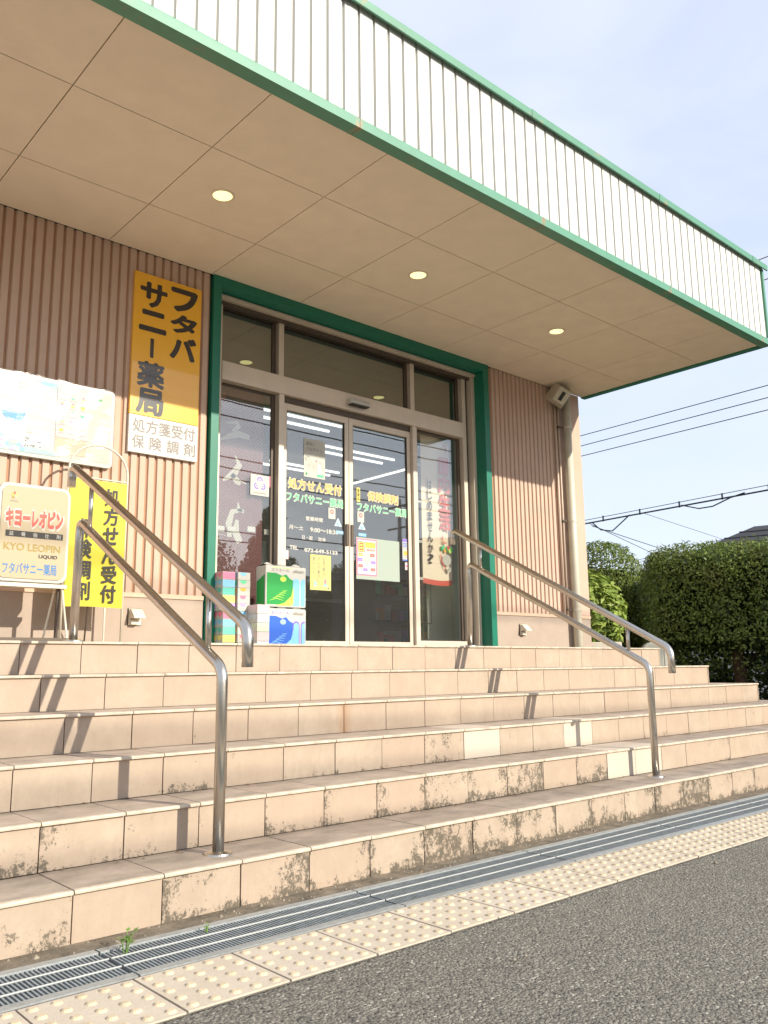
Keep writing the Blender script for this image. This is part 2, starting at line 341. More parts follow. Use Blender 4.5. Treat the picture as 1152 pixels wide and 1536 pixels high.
# ---- lettering: real glyph outlines turned to thin meshes
_gl = {}
def glyph(s, bold):
    k = (s, bold)
    if k in _gl: return _gl[k]
    cu = bpy.data.curves.new('glyph', 'FONT'); cu.body = s; cu.offset = 0; cu.resolution_u = 3; cu.size = 1
    o = bpy.data.objects.new('glyph', cu); COL.objects.link(o)
    dg = bpy.context.evaluated_depsgraph_get(); me = bpy.data.meshes.new_from_object(o.evaluated_get(dg))
    n = len(me.vertices); co = np.empty(n*3); me.vertices.foreach_get('co', co); co = co.reshape(-1, 3)
    fs = [tuple(p.vertices) for p in me.polygons]
    bpy.data.objects.remove(o); bpy.data.curves.remove(cu); bpy.data.meshes.remove(me)
    _gl[k] = (co[:, :2].copy(), fs); return _gl[k]
def put(mb, s, x0, x1, z0, z1, y, m, bold=.012, keep=False):
    """text s fitted to the rectangle, facing -y"""
    co, fs = glyph(s, 0)
    if len(co) == 0: return
    a = co.min(0); b = co.max(0); sx = (x1-x0)/max(b[0]-a[0], 1e-6); sz = (z1-z0)/max(b[1]-a[1], 1e-6)
    if keep:
        k = min(sx, sz); cx, cz = (x0+x1)/2, (z0+z1)/2
        x0, x1 = cx-k*(b[0]-a[0])/2, cx+k*(b[0]-a[0])/2; z0 = cz-k*(b[1]-a[1])/2; sx = sz = k
    b_ = bold*1.1
    for i, (ox, oz) in enumerate([(0, 0)] if b_ == 0 else [(0, 0), (-b_, 0), (b_, 0), (0, b_), (0, -b_), (-b_*.7, b_*.7), (b_*.7, b_*.7), (-b_*.7, -b_*.7), (b_*.7, -b_*.7)]):
        mb.add([(x0+(p[0]-a[0]+ox)*sx, y-i*.00004, z0+(p[1]-a[1]+oz)*sz) for p in co], fs, m)
def vput(mb, chars, xc, w, ztop, pitch, y, m, bold=.02, size=None):
    """characters one below the other"""
    size = size or w
    for i, c in enumerate(chars):
        zc = ztop-pitch*(i+.5)
        if c == 'ー': mb.box(xc-w*.07, xc+w*.07, y, y+.0006, zc-pitch*.36, zc+pitch*.36, m)
        elif c == ' ': continue
        elif c in '「': mb.box(xc-w*.1, xc+w*.3, y, y+.0006, zc+.02, zc+.034, m); mb.box(xc+w*.22, xc+w*.3, y, y+.0006, zc-pitch*.25, zc+.02, m)
        elif c in '」': mb.box(xc-w*.3, xc+w*.1, y, y+.0006, zc-.034, zc-.02, m); mb.box(xc-w*.3, xc-w*.22, y, y+.0006, zc-.02, zc+pitch*.25, m)
        else: put(mb, c, xc-w/2, xc+w/2, zc-pitch*.44, zc+pitch*.44, y, m, bold, keep=False) if c not in 'ニタハ二' else put(mb, c, xc-w/2, xc+w/2, zc-pitch*.36, zc+pitch*.36, y, m, bold)
def disc(mb, cx, cz, rx, rz, y, m, n=18, a0=0, a1=2*math.pi):
    mb.add([(cx, y, cz)]+[(cx+rx*math.cos(a0+(a1-a0)*i/n), y, cz+rz*math.sin(a0+(a1-a0)*i/n)) for i in range(n+1)], [(0, i+1, i+2) for i in range(n)], m)
def quad(mb, x0, x1, z0, z1, y, m): mb.add([(x0, y, z0), (x1, y, z0), (x1, y, z1), (x0, y, z1)], [(0, 1, 2, 3)], m)
def poly(mb, pts, y, m): mb.add([(x, y, z) for x, z in pts], [tuple(range(len(pts)))], m)
def ribbon(mb, pts, y, m):
    """brush stroke: pts (x, z, width)"""
    V = [Vector((p[0], p[1])) for p in pts]; vs = []
    for i, p in enumerate(V):
        t = (V[min(i+1, len(V)-1)]-V[max(i-1, 0)]).normalized(); n = Vector((-t.y, t.x))*pts[i][2]/2
        vs += [(p.x+n.x, y, p.y+n.y), (p.x-n.x, y, p.y-n.y)]
    mb.add(vs, [(2*i, 2*i+1, 2*i+3, 2*i+2) for i in range(len(V)-1)], m)
def rrect(x0, x1, z0, z1, r, n=5):
    out_ = []
    for cx, cz, a in ((x0+r, z0+r, math.pi), (x1-r, z0+r, 1.5*math.pi), (x1-r, z1-r, 0), (x0+r, z1-r, .5*math.pi)):
        for i in range(n+1): b = a+.5*math.pi*i/n; out_.append((cx+r*math.cos(b), cz+r*math.sin(b)))
    return out_

# ------------------------------------------------------------------ levels
H1, H, D = .159, .162, .303
ZK = [0]+[H1+(k-1)*H for k in range(1, 7)]            # top of step k
Y6 = -1.775
YK = [0]+[Y6-(6-k)*D for k in range(1, 7)]            # face of riser k
ZD = ZK[6]; T = .3; XP = 1.11                         # deck level, tile pitch, joint phase
XE = [0]+[XP+20*T+(6-k)*T for k in range(1, 7)]       # right hand end of each step
XL = XP-7*T
ZS = 4.142                                            # soffit

# ------------------------------------------------------------------ ground
g = MB()
YA, YB = -3.388, -3.688; GX0, GX1 = -1.81, 14.0       # drain channel
def sheet(mb, x0, x1, y0, y1, z, m): mb.add([(x0, y0, z), (x1, y0, z), (x1, y1, z), (x0, y1, z)], [(0, 1, 2, 3)], m)
sheet(g, -300, 400, -300, YB, 0, M_ASPH); sheet(g, -300, 400, YA, 400, 0, M_ASPH); sheet(g, -300, GX0, YB, YA, 0, M_ASPH); sheet(g, GX1, 400, YB, YA, 0, M_ASPH)
struct(g.build('ground'))
g = MB(); sheet(g, XL-2, 14, YA, YK[1]+.03, .004, M_CONC); struct(g.build('concrete_strip'))
g = MB(); sheet(g, GX0, GX1, YB, YA, -.14, M_CHAN)
g.add([(GX0, YA, -.14), (GX1, YA, -.14), (GX1, YA, -.001), (GX0, YA, -.001)], [(0, 1, 2, 3)], M_CHAN)
g.add([(GX0, YB, -.14), (GX1, YB, -.14), (GX1, YB, -.001), (GX0, YB, -.001)], [(3, 2, 1, 0)], M_CHAN)
struct(g.build('drain_channel'))
# drain grates, one liftable panel each
gp = MB(); PW = .982
gp.box(.002, PW-.002, -.036, -.003, -.03, .006, M_GALV); gp.box(.002, PW-.002, -.297, -.264, -.03, .006, M_GALV)
frame_me = gp.mesh('grate_frame')
gp = MB()
for i in range(78): x = .006+i*.0125; gp.box(x, x+.0056, -.264, -.036, -.030, .002, M_GALVB)
bars_me = gp.mesh('bearing_bars')
def rod(y):
    q = MB(); q.tube([(.002, y, .0045), (PW-.002, y, .0045)], .0030, M_GALVL, 6); return q.mesh('cross_rod')
rods = [rod(-.108), rod(-.192)]
for k in range(-3, 13):
    x = 1.143+k*.985
    if x > 12: break
    where = {0: 'green weed growing in it', 1: 'just right of the weeds', 2: 'second one right of the weeds', -1: 'cut by the left photo edge', -2: 'left of the photo', -3: 'farthest left'}.get(k, 'seen nearly edge on, %s right of the weeds' % ('third fourth fifth sixth seventh eighth ninth tenth eleventh twelfth'.split()[k-3] if k > 2 else ''))
    where_ = {-1: 'cut by the left edge of the photo', 0: 'with a green weed growing at its left end', 1: 'right of the weeds, before the second tactile joint', 2: 'third along from the green weed'}.get(k, 'one of the far panels seen edge on')
    t = thing('drain_grate', 'grey steel drain grate, '+where, 'drain grate', (x, YA, 0), 'drain grates along the foot of the steps')
    link('grate_frame', frame_me, t); stuff(link('bearing_bars', bars_me, t))
    for r_ in rods: link('cross_rod', r_, t)
# tactile paving
st = struct(bpy.data.objects.new('tactile_paving', None)); COL.objects.link(st)
g = MB(); sheet(g, GX0, GX1, -4.012, YB, .003, M_SEAM); struct(g.build('mortar_bed', st))
def dome(mb, cx, cy, z, r, h, m, n=10):
    vs = [(cx+r*math.cos(2*math.pi*i/n), cy+r*math.sin(2*math.pi*i/n), z) for i in range(n)]+[(cx+r*.62*math.cos(2*math.pi*i/n), cy+r*.62*math.sin(2*math.pi*i/n), z+h) for i in range(n)]
    mb.add(vs, [(i, (i+1) % n, (i+1) % n+n, i+n) for i in range(n)]+[tuple(range(n, 2*n))], m)
TT = .3043
tb = MB(); a = .0035
tb.prism_z([(a, -TT+a), (TT-a, -TT+a), (TT-a, -a), (a, -a)], -.005, .008, M_TACT)
for i in range(5):
    for j in range(5): dome(tb, TT*(i+.5)/5, -TT*(j+.5)/5, .008, .0155, .0055, M_DOT)
tb_me = tb.mesh('tactile_block')
for k in range(-9, 42):
    o = link('tactile_block', tb_me, st, (1.113+k*TT, -3.703+random.uniform(-.002, .002), random.uniform(-.0008, .001)), (0, 0, random.uniform(-.003, .003)))

# ------------------------------------------------------------------ stairs
stairs = thing('entrance_stairs', 'wide beige tiled entrance steps stained dark near the ground, two handrails on them', 'stairs', (XL, YK[1], 0))
inv = Vector(stairs.location)
core = MB()
for k in range(1, 7):
    z0 = 0 if k == 1 else ZK[k-1]-.012
    core.box(XL-.02, XE[k]-.016, YK[k]+.016, -.001, z0+(.001 if k > 1 else 0), ZK[k]-.010, M_GROUT)
o = core.build('core', stairs); o.location = -inv
def local(x, y, z): return (x-inv.x, y-inv.y, z-inv.z)
def tread_mesh(w, d):
    q = MB(); j = .0022
    # body, with a rounded front nosing, its sun highlight and wear painted lighter
    q.box(j, w-j, .016, d-.004, -.011, 0, M_TREAD)
    prof = [(-.005, -.012), (.016, -.012), (.016, 0), (.002, 0), (-.003, -.002), (-.0055, -.006)]
    n = len(prof); vs = [(j, y, z) for y, z in prof]+[(w-j, y, z) for y, z in prof]
    q.add(vs, [tuple(range(n-1, -1, -1)), tuple(range(n, 2*n))]+[(i, (i+1) % n, (i+1) % n+n, i+n) for i in range(n)], M_NOSE); return q.mesh('tread_tile')
tread_me = tread_mesh(T, D); deck_me = tread_mesh(T, T)
def riser_mesh(h, w=T):
    q = MB(); j = .0022; q.box(j, w-j, 0, .010, .001, h-.0125, M_RISER); return q.mesh('riser_tile')
rm1, rm = riser_mesh(H1), riser_mesh(H)
NEW_R = {(3, 8), (3, 11), (2, 11), (2, 12)}
STAIN = {1: .98, 2: .72, 3: .40, 4: .20, 5: .06, 6: .02}
for k in range(1, 7):
    n = int(round((XE[k]-XL)/T))
    for i in range(n):
        x = XL+i*T; ti = i-7; new = (k, ti) in NEW_R
        s = max(0, min(1, STAIN[k]+random.uniform(-.28, .2)*(1 if k < 5 else .2)))
        if k == 1 and ti in (-1, 0): s = .42
        link('riser_tile', rm1 if k == 1 else rm, stairs, local(x, YK[k]+.006+random.uniform(-.0012, .0012), ZK[k-1]), (0, 0, random.uniform(-.003, .003)), (0 if new else s, 0, 1 if new else 0, 1))
        link('tread_tile', tread_me if k < 6 else deck_me, stairs, local(x, YK[k], ZK[k]+random.uniform(-.0006, .0006)), (0, 0, 0), (STAIN[k] if not new else 0, 0, .9 if new else 0, 1))
    # steps return along the right hand end
    m_ = int(abs(YK[k])//T)
    for i in range(m_):
        y = YK[k]+i*T
        link('riser_tile', rm1 if k == 1 else rm, stairs, local(XE[k]-.006, y, ZK[k-1]), (0, 0, math.pi/2), (STAIN[k]*.7, 0, 0, 1))
        if i and k < 6: link('tread_tile', tread_me, stairs, local(XE[k], y, ZK[k]), (0, 0, math.pi/2), (STAIN[k], 0, 0, 1))
g = MB(); g.box(XL, XE[6]-.31, Y6+.303, -.002, ZD-.009, ZD, M_TREAD); o = g.build('deck_paving', stairs); o.location = -inv

# ------------------------------------------------------------------ building
bld = thing('pharmacy_building', 'beige ribbed metal pharmacy building with green trimmed white canopy over glass doors', 'building', (0, 0, 0))
WX0, WX1 = -1.2, 8.60
FX0, FX1 = 3.40, 6.88                                 # outer edges of green frame
def wall_piece(name, x0, x1, z0, z1, m, y0=.02, y1=.34):
    q = MB(); q.box(x0, x1, y0, y1, z0, z1, m); return q.build(name, bld)
def siding(x_first, x0, x1):
    """one wall: backing sheet plus every rib as a piece"""
    q = MB(); q.box(x0, x1, .016, .33, 1.392, ZS, M_SIDB); w = q.build('wall', bld)
    pr = [(.0085, .016), (.014, .0015), (.0165, 0), (.0600, 0), (.0625, .0015), (.0648, .016)]
    p = MB(); zz0, zz1 = 1.400, ZS-.002; n = len(pr)
    vs = [(x, y, zz0) for x, y in pr]+[(x, y, zz1) for x, y in pr]
    p.add(vs, [tuple(range(n)), tuple(range(2*n-1, n-1, -1))]+[(i+n, i+n+1, i+1, i) for i in range(n-1)], M_SID); me = p.mesh('siding_rib')
    k = math.ceil((x0-x_first)/.0733-.05)
    while x_first+k*.0733+.068 < x1+.004:
        link('siding_rib', me, w, (x_first+k*.0733-.002, 0, 0)); k += 1
    t = MB(); t.box(x0, x1, -.008, .016, 1.366, 1.399, M_TRIM); t.build('base_trim', w)
    return w
siding(1.917, WX0, FX0-.012)
wr = siding(6.945, FX1+.006, 8.13)
q = MB(); q.box(8.13, WX1, -.002, .33, 1.40, ZS, M_SID); q.box(8.13, WX1+.004, -.008, -.002, 1.366, 1.399, M_TRIM); q.build('corner_panel', bld, bevel=.004)
q = MB(); q.box(WX1-.01, WX1, .33, 12, 0, 5.2, M_SID); q.box(WX0, WX1-.01, 11.9, 12, 0, 5.2, M_SID); q.box(WX0, WX1, .33, 12, 4.9, 5.0, M_INTC); q.build('wall', bld)
q = MB(); q.box(WX0, FX0-.012, .002, .33, ZD-.02, 1.366, M_PLINTH); q.build('plinth', bld); q = MB(); q.box(FX1+.006, WX1+.002, .002, .33, 0, 1.366, M_PLINTH); q.build('plinth', bld)
# green portal
q = MB(); q.box(FX0, FX0+.075, -.03, .30, ZD, ZS-.001, M_GREEND); q.build('door_surround', bld, bevel=.003)
q = MB(); q.box(FX1-.085, FX1, -.03, .30, ZD, ZS-.001, M_GREEND); q.build('door_surround', bld, bevel=.003)
q = MB(); q.box(FX0+.075, FX1-.085, -.03, .30, ZS-.085, ZS-.001, M_GREEND); q.build('door_surround', bld, bevel=.003)
# aluminium door frame
DX0, DX1 = FX0+.077, FX1-.087
fr = thing  # (kept short)
frame = MB()
frame.box(DX0, DX1, .10, .25, 4.012, ZS-.087, M_ALU); frame.box(DX0, DX1, .085, .10, 4.025, 4.045, M_ALU); frame.box(DX0, DX1, .14, .2, 3.985, 4.012, M_ALUD)
frame.box(DX0, 3.60, .16, .25, ZD, 4.012, M_ALU)
frame_o = frame.build('door_frame', bld, bevel=.002)
def fpart(name, *boxes, m=M_ALU, bevel=.002):
    q = MB()
    for b in boxes: q.box(*b, m)
    return q.build(name, frame_o, bevel=bevel)
fpart('header_beam', (3.602, 6.645, .155, .25, 3.300, 3.470))
fpart('mullion', (4.205, 4.262, .175, .25, 3.472, 4.010)); fpart('mullion', (4.205, 4.262, .16, .25, ZD, 3.298))
fpart('mullion', (5.868, 5.925, .175, .25, 3.472, 4.010)); fpart('mullion', (5.876, 5.935, .16, .25, ZD, 3.298))
fpart('jamb', (6.645, 6.70, .165, .25, ZD, 4.010)); fpart('jamb', (6.745, DX1, .11, .25, ZD, 4.010)); fpart('shutter_slot', (6.70, 6.745, .19, .25, ZD, 4.010), m=M_SEAL)
fpart('sill', (3.602, 4.204, .165, .25, ZD, 1.085), (5.936, 6.644, .165, .25, ZD, 1.085))
fpart('floor_track', (4.263, 5.875, .17, .25, ZD-.001, ZD+.012))
def window(name, x0, x1, z0, z1, gm, y=.235):
    q = MB(); q.box(x0, x1, y-.006, y+.006, z0, z0+.014, M_SEAL); q.box(x0, x1, y-.006, y+.006, z1-.022, z1, M_ALUD); q.box(x0, x0+.010, y-.006, y+.006, z0+.014, z1-.022, M_SEAL); q.box(x1-.04, x1, y-.012, y+.006, z0+.014, z1-.022, M_ALUD)
    w = q.build(name, bld)
    p = MB(); quad(p, x0+.010, x1-.04, z0+.014, z1-.022, y, gm); p.build('pane', w); return w
window('transom_window', 3.602, 4.204, 3.472, 4.005, M_GLASST); window('transom_window', 4.263, 5.867, 3.472, 4.005, M_GLASST); window('transom_window', 5.926, 6.644, 3.472, 4.005, M_GLASST)
sideL = window('side_window', 3.602, 4.204, 1.087, 3.298, M_GLASS); sideR = window('side_window', 5.936, 6.644, 1.087, 3.298, M_GLASS)
def leaf(x0, x1, hx, y=.215):
    q = MB(); z0, z1 = ZD+.014, 3.235
    q.box(x0, x0+.048, y-.018, y+.018, z0, z1, M_ALU); q.box(x1-.048, x1, y-.018, y+.018, z0, z1, M_ALU)
    q.box(x0+.048, x1-.048, y-.018, y+.018, z1-.062, z1, M_ALU); q.box(x0+.048, x1-.048, y-.018, y+.018, z0, z0+.085, M_ALU)
    d = q.build('sliding_door', bld, bevel=.002)
    p = MB(); quad(p, x0+.048, x1-.048, z0+.085, z1-.062, y, M_GLASS); p.build('pane', d)
    s = MB(); s.box(x0+.048, x0+.054, y-.012, y-.002, z0+.085, z1-.062, M_SEAL); s.box(x1-.056, x1-.048, y-.012, y-.002, z0+.085, z1-.062, M_SEAL); s.build('gasket', d)
    h = MB(); h.box(hx-.017, hx+.017, y-.034, y-.0185, 1.965, 2.175, M_ALUD); h.build('handle', d, bevel=.006); return d
doorL = leaf(4.268, 5.046, 5.018); doorR = leaf(5.052, 5.872, 5.080)
q = MB(); q.box(4.263, 5.875, .20, .25, 3.237, 3.299, M_ALUD); q.build('door_track', frame_o)
q = MB(); q.prism_x([(.155, 3.350), (.155, 3.405), (.10, 3.405), (.088, 3.385), (.088, 3.362), (.10, 3.350)], 4.99, 5.235, P_WHITE); sensor = q.build('door_sensor', bld, bevel=.003)
q = MB(); q.box(5.0, 5.225, .0855, .15, 3.344, 3.3495, P_BLACK); q.build('sensor_lens', sensor)

# canopy
can = bpy.data.objects.new('canopy', None); COL.objects.link(can); can.parent = bld
CY, CX1 = -2.272, 8.66
ys = [-.003, -.687, -1.580, CY]
xs = [1.564+.91*i for i in range(-3, 8)]+[CX1]
for i in range(len(xs)-1):
    for j in range(3):
        q = MB(); a = .0035; q.box(xs[i]+a, xs[i+1]-a, ys[j+1]+a, ys[j]-a, ZS, ZS+.012, M_SOFF); q.build('soffit_panel', can)
q = MB(); q.box(xs[0], CX1+.09, -2.33, -.003, ZS+.0135, ZS+.12, M_TAN if False else mat('soffit_gap', (.30, .22, .14), .9, var=0)); q.build('soffit_backing', can)
FY = -2.355
# bottom angle, in lengths with visible joints
seams = [2.962+1.83*k+.1 for k in range(-3, 4)]; lim = [xs[0]]+[s for s in seams if s > xs[0]]+[CX1+.08]
for a, b in zip(lim, lim[1:]):
    q = MB(); q.prism_x([(FY-.012, ZS-.012), (CY, ZS-.012), (CY, ZS+.013), (FY+.02, ZS+.02), (FY+.02, ZS+.062), (FY-.004, ZS+.062), (FY-.012, ZS+.050)], a+.0015, b-.0015, M_GREEN); q.build('fascia_trim', can)
q = MB(); q.box(CX1, CX1+.08, CY+.001, 0, ZS-.012, ZS+.062, M_GREEND); q.build('fascia_trim', can)
# cladding ribs
PC = .1275; x = 2.55-PC*26
sh = MB(); sh.add([(.006, FY+.004, ZS+.075), (PC-.006, FY+.004, ZS+.075), (PC-.006, FY+.004, 5.02), (.006, FY+.004, 5.02)], [(0, 1, 2, 3)], M_WHITE)
sh = MB(); z0, z1 = ZS+.062, 5.03
pts = [(.015, .020), (.021, 0), (PC-.002, 0), (PC, .004), (PC, .020)]
n = len(pts); vs = [(px, FY+py, z0) for px, py in pts]+[(px, FY+py, z1) for px, py in pts]
sh.add(vs, [(i+n, i+n+1, i+1, i)[::-1] if False else (i, i+1, i+1+n, i+n) for i in range(n-1)], M_WHITE); slat_me = sh.mesh('fascia_slat')
q = MB(); q.box(xs[0], CX1+.07, FY+.019, FY+.04, ZS+.02, 5.03, mat('cladding_groove', (.62, .61, .57), .8, var=0)); q.build('fascia_backing', can)
while x < CX1-.02:
    if x > xs[0]: link('fascia_slat', slat_me, can, (x, 0, 0))
    x += PC
q = MB(); q.box(CX1+.045, CX1+.08, FY-.008, FY+.05, ZS+.087, 5.0, M_GREEN); q.build('corner_trim', can)
q = MB(); q.box(CX1+.03, CX1+.06, FY+.05, 0.0, ZS+.087, 5.02, M_WHITE); q.build('end_cladding', can)
seams = [4.80+1.83*k for k in range(-4, 3)]; lim = [xs[0]]+[s for s in seams if s > xs[0]]+[CX1+.115]
for a, b in zip(lim, lim[1:]):
    q = MB(); q.prism_x([(FY-.042, 4.985), (FY-.030, 4.982), (FY-.030, 5.03), (FY+.16, 5.03), (FY+.16, 5.055), (FY-.038, 5.050), (FY-.044, 5.043)], a+.002, b-.002, M_GREENC)
    q.build('parapet_cap', can)
for s in seams[1:]:
    q = MB(); q.box(s-.03, s+.03, FY-.046, FY-.030, 4.981, 5.046, M_GREENC); q.build('cap_joiner', can)
q = MB(); q.box(CX1-.05, CX1+.115, FY+.16, 0, 5.03, 5.055, M_GREENC); q.box(xs[0], CX1+.05, FY+.02, 11.9, 5.0, 5.02, M_SEAM); q.build('roof', can)
# brackets peeping below the cap
# rooms behind the glass
room = MB(); RX0, RX1, RY = 2.3, 8.45, 8.5
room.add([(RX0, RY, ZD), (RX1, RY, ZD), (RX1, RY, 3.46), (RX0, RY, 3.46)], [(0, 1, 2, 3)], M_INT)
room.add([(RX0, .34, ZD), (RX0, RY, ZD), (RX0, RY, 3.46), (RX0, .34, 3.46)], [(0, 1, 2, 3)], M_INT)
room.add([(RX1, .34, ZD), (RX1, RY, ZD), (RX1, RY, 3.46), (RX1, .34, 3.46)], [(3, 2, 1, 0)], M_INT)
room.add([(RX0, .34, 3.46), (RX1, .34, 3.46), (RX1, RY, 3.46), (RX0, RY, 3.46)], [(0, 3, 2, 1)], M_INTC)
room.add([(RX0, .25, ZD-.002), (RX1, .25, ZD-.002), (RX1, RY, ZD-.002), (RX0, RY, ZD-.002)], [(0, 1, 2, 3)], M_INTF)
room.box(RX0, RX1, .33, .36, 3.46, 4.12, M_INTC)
struct(room.build('room'))
tl = [((4.30, 5.60), .97), ((4.30, 5.60), 1.20), ((5.85, 7.05), 1.72), ((5.85, 7.05), 1.95), ((5.80, 6.95), 2.72), ((5.80, 6.95), 2.92), ((3.9, 5.1), 2.72), ((3.9, 5.1), 2.92)]
desc = ['front tube nearest the left door top', 'second tube behind the left door top', 'front tube across both doors', 'second tube across both doors', 'rear tube behind the right door', 'rearmost tube behind the right door', 'rear tube low in the left door', 'rearmost tube low in the left door']
for ((a, b), y), ds in zip(tl, desc):
    t = thing('fluorescent_lamp', 'lit white fluorescent tube on the shop ceiling, '+ds, 'ceiling lamp', ((a+b)/2, y, 3.46), 'fluorescent lamps in the shop')
    q = MB(); q.box(-(b-a)/2, (b-a)/2, -.05, .05, -.03, 0, M_INTC); q.build('housing', t)
    q = MB(); q.tube([(-(b-a)/2+.02, 0, -.045), ((b-a)/2-.02, 0, -.045)], .016, M_TUBE, 8); q.build('tube', t)
t = thing('fluorescent_lamp', 'lit white fluorescent tube running away from the doors at the right', 'ceiling lamp', (7.5, 2.6, 3.46), 'fluorescent lamps in the shop')
q = MB(); q.box(-.05, .05, -.6, .6, -.03, 0, M_INTC); q.build('housing', t); q = MB(); q.tube([(0, -.58, -.045), (0, .58, -.045)], .016, M_TUBE, 8); q.build('tube', t)

# shelves and goods dimly seen inside
M_SHELF = mat('grey_shelf', (.16, .16, .14), .6); M_DK = mat('dark_goods', (.05, .05, .055), .6)
goods_cols = [P_RED, P_BLUE, P_WHITE, P_GRN, P_ORA, M_DK, P_GREY, P_PURP]
def shelf(x0, x1, y0, y1, zt, label):
    t = thing('display_shelf', label, 'shelf', ((x0+x1)/2, (y0+y1)/2, ZD), 'display shelves inside the shop'); w, d = (x1-x0)/2, (y1-y0)/2
    q = MB(); q.box(-w, w, d-.02, d, 0, zt, M_SHELF); q.box(-w, -w+.03, -d, d-.02, 0, zt, M_SHELF); q.box(w-.03, w, -d, d-.02, 0, zt, M_SHELF); q.build('frame', t)
    z = .1
    while z < zt:
        q = MB(); q.box(-w+.03, w-.03, -d, d-.02, z, z+.025, M_SHELF); b = q.build('board', t)
        x = -w+.05; q = MB()
        while x < w-.15:
            ww = random.uniform(.05, .12); hh = random.uniform(.08, .2); q.box(x, x+ww, -d+.03, 0, z+.026, z+.026+hh, random.choice(goods_cols)); x += ww+.012
        q.build('goods', b); z += .32
shelf(4.5, 6.1, 2.4, 2.9, 1.0, 'low shelf of packets behind the left sliding door'); shelf(6.9, 8.3, 2.0, 2.5, 1.0, 'low shelf of packets behind the right sliding door')
shelf(4.4, 8.2, 7.7, 8.3, 1.6, 'long dark shelf against the back wall of the shop')
c = thing('counter', 'pale shop counter seen through the right sliding door glass', 'counter', (7.0, 4.2, ZD)); q = MB(); q.box(-.9, .9, -.25, .25, 0, .82, M_SHELF); q.build('front', c); q = MB(); q.box(-.95, .95, -.3, .3, .82, .86, P_PAPER); q.build('top', c)

# ------------------------------------------------------------------ canopy downlights
for x, ds in ((2.82, 'nearest, above the yellow sign'), (4.745, 'middle one, above the sliding doors'), (6.676, 'farthest, towards the right end')):
    t = thing('downlight', 'small round lit downlight in the beige canopy soffit, '+ds, 'downlight', (x, -1.13, ZS), 'downlights in the canopy')
    q = MB(); n = 28
    r0, r1 = .070, .086
    vs = [(r*math.cos(2*math.pi*i/n), r*math.sin(2*math.pi*i/n), z) for r, z in ((r0, -.001), (r0, -.006), (r1, -.004), (r1, -.001)) for i in range(n)]
    q.add(vs, [(a*n+i, a*n+(i+1) % n, (a+1)*n+(i+1) % n, (a+1)*n+i) for a in range(3) for i in range(n)], M_SOFF); q.build('rim', t, smooth=True)
    q = MB(); q.add([(r0*math.cos(2*math.pi*i/n), r0*math.sin(2*math.pi*i/n), -.0025) for i in range(n)], [tuple(range(n-1, -1, -1))], M_LAMP); q.build('lamp', t)

# ------------------------------------------------------------------ handrails
def handrail(X, label, yf, zf, yt, zt, uy0, uz0, uy1, uz1, stubs):
    t = thing('handrail', label, 'handrail', (X, yf, ZK[1]), 'stainless handrails on the steps')
    ox, oy, oz = X, yf, ZK[1]; r = .0215
    def pl(*p): return [(0, y-oy, z-oz) for y, z in p]
    q = MB(); q.tube(pl((yf, ZK[1]), (yf-.004, zf), (yt, zt), (yt+.012, ZD)), r, M_STEEL, 20, bend=.055); q.build('lower_rail', t, smooth=True)
    q = MB(); q.tube(pl((uy0, uz0-.145), (uy0, uz0), (uy1, uz1), (uy1+.004, uz1-.115)), r, M_STEEL, 20, bend=.055); q.build('upper_rail', t, smooth=True)
    for y in stubs:
        zl = zf+(zt-zf)*(y-yf)/(yt-yf); zu = uz0+(uz1-uz0)*(y-uy0)/(uy1-uy0)
        q = MB(); q.tube(pl((y, zl+.01), (y, zu-.01)), .0115, M_STEEL, 12); q.build('strut', t, smooth=True)
    for y, z in ((yf, ZK[1]), (yt+.012, ZD)):
        q = MB(); q.tube([(0, y-oy, z-oz), (0, y-oy, z-oz+.006), (0, y-oy, z-oz+.012)], [.052, .050, .03], M_STEEL, 24); q.build('base_flange', t)
handrail(1.697, 'left double stainless steel handrail, running up beside the yellow banner', -3.149, .825, -1.70, 1.592, -3.325, .972, -1.556, 1.912, (-1.825, -3.04))
handrail(4.704, 'right double stainless steel handrail, running up towards the glass door side window', -3.120, .815, -1.655, 1.590, -3.275, .912, -1.497, 1.868, (-1.773, -2.987))

# ------------------------------------------------------------------ downpipe, speaker, vents
t = thing('downpipe', 'beige plastic downpipe with brackets near the right corner of the wall', 'downpipe', (8.235, -.075, 0))
q = MB(); q.tube([(0, 0, 0), (0, 0, 4.10)], .049, M_PIPE, 20); q.build('pipe', t, smooth=True)
q = MB(); q.tube([(0, 0, 4.02), (0, 0, ZS-.002)], .058, M_PIPE, 20); q.build('collar', t, smooth=True)
for z in (3.65, 2.50, 1.46):
    q = MB(); q.tube([(0, 0, z-.012), (0, 0, z+.012)], .053, M_PIPE, 20); q.box(-.14, -.05, .02, .032, z-.008, z+.008, M_ALUD); q.tube([(-.135, .04, z), (-.135, .072, z)], .012, M_ALUD, 8); q.box(.055, .08, -.01, .01, z-.01, z+.01, M_ALUD); q.build('bracket', t)
t = thing('conduit', 'two thin pale conduits running down beside the beige downpipe', 'conduit', (8.075, -.02, 1.40))
for dx in (0, .06):
    q = MB(); q.tube([(dx, 0, 0), (dx, 0, 2.52)], .013 if dx else .016, M_COND, 10); q.build('pipe', t, smooth=True)
t = thing('horn_speaker', 'beige box shaped horn speaker mounted high beside the downpipe under the soffit', 'speaker', (8.02, -.14, 4.00))
hd = bpy.data.objects.new('pivot', None)
Rm = Matrix.Rotation(R(-38), 4, 'Z') @ Matrix.Rotation(R(20), 4, 'X') @ Matrix.Rotation(R(32), 4, 'Y')
def rot(vs): return [tuple(Rm @ Vector(v)) for v in vs]
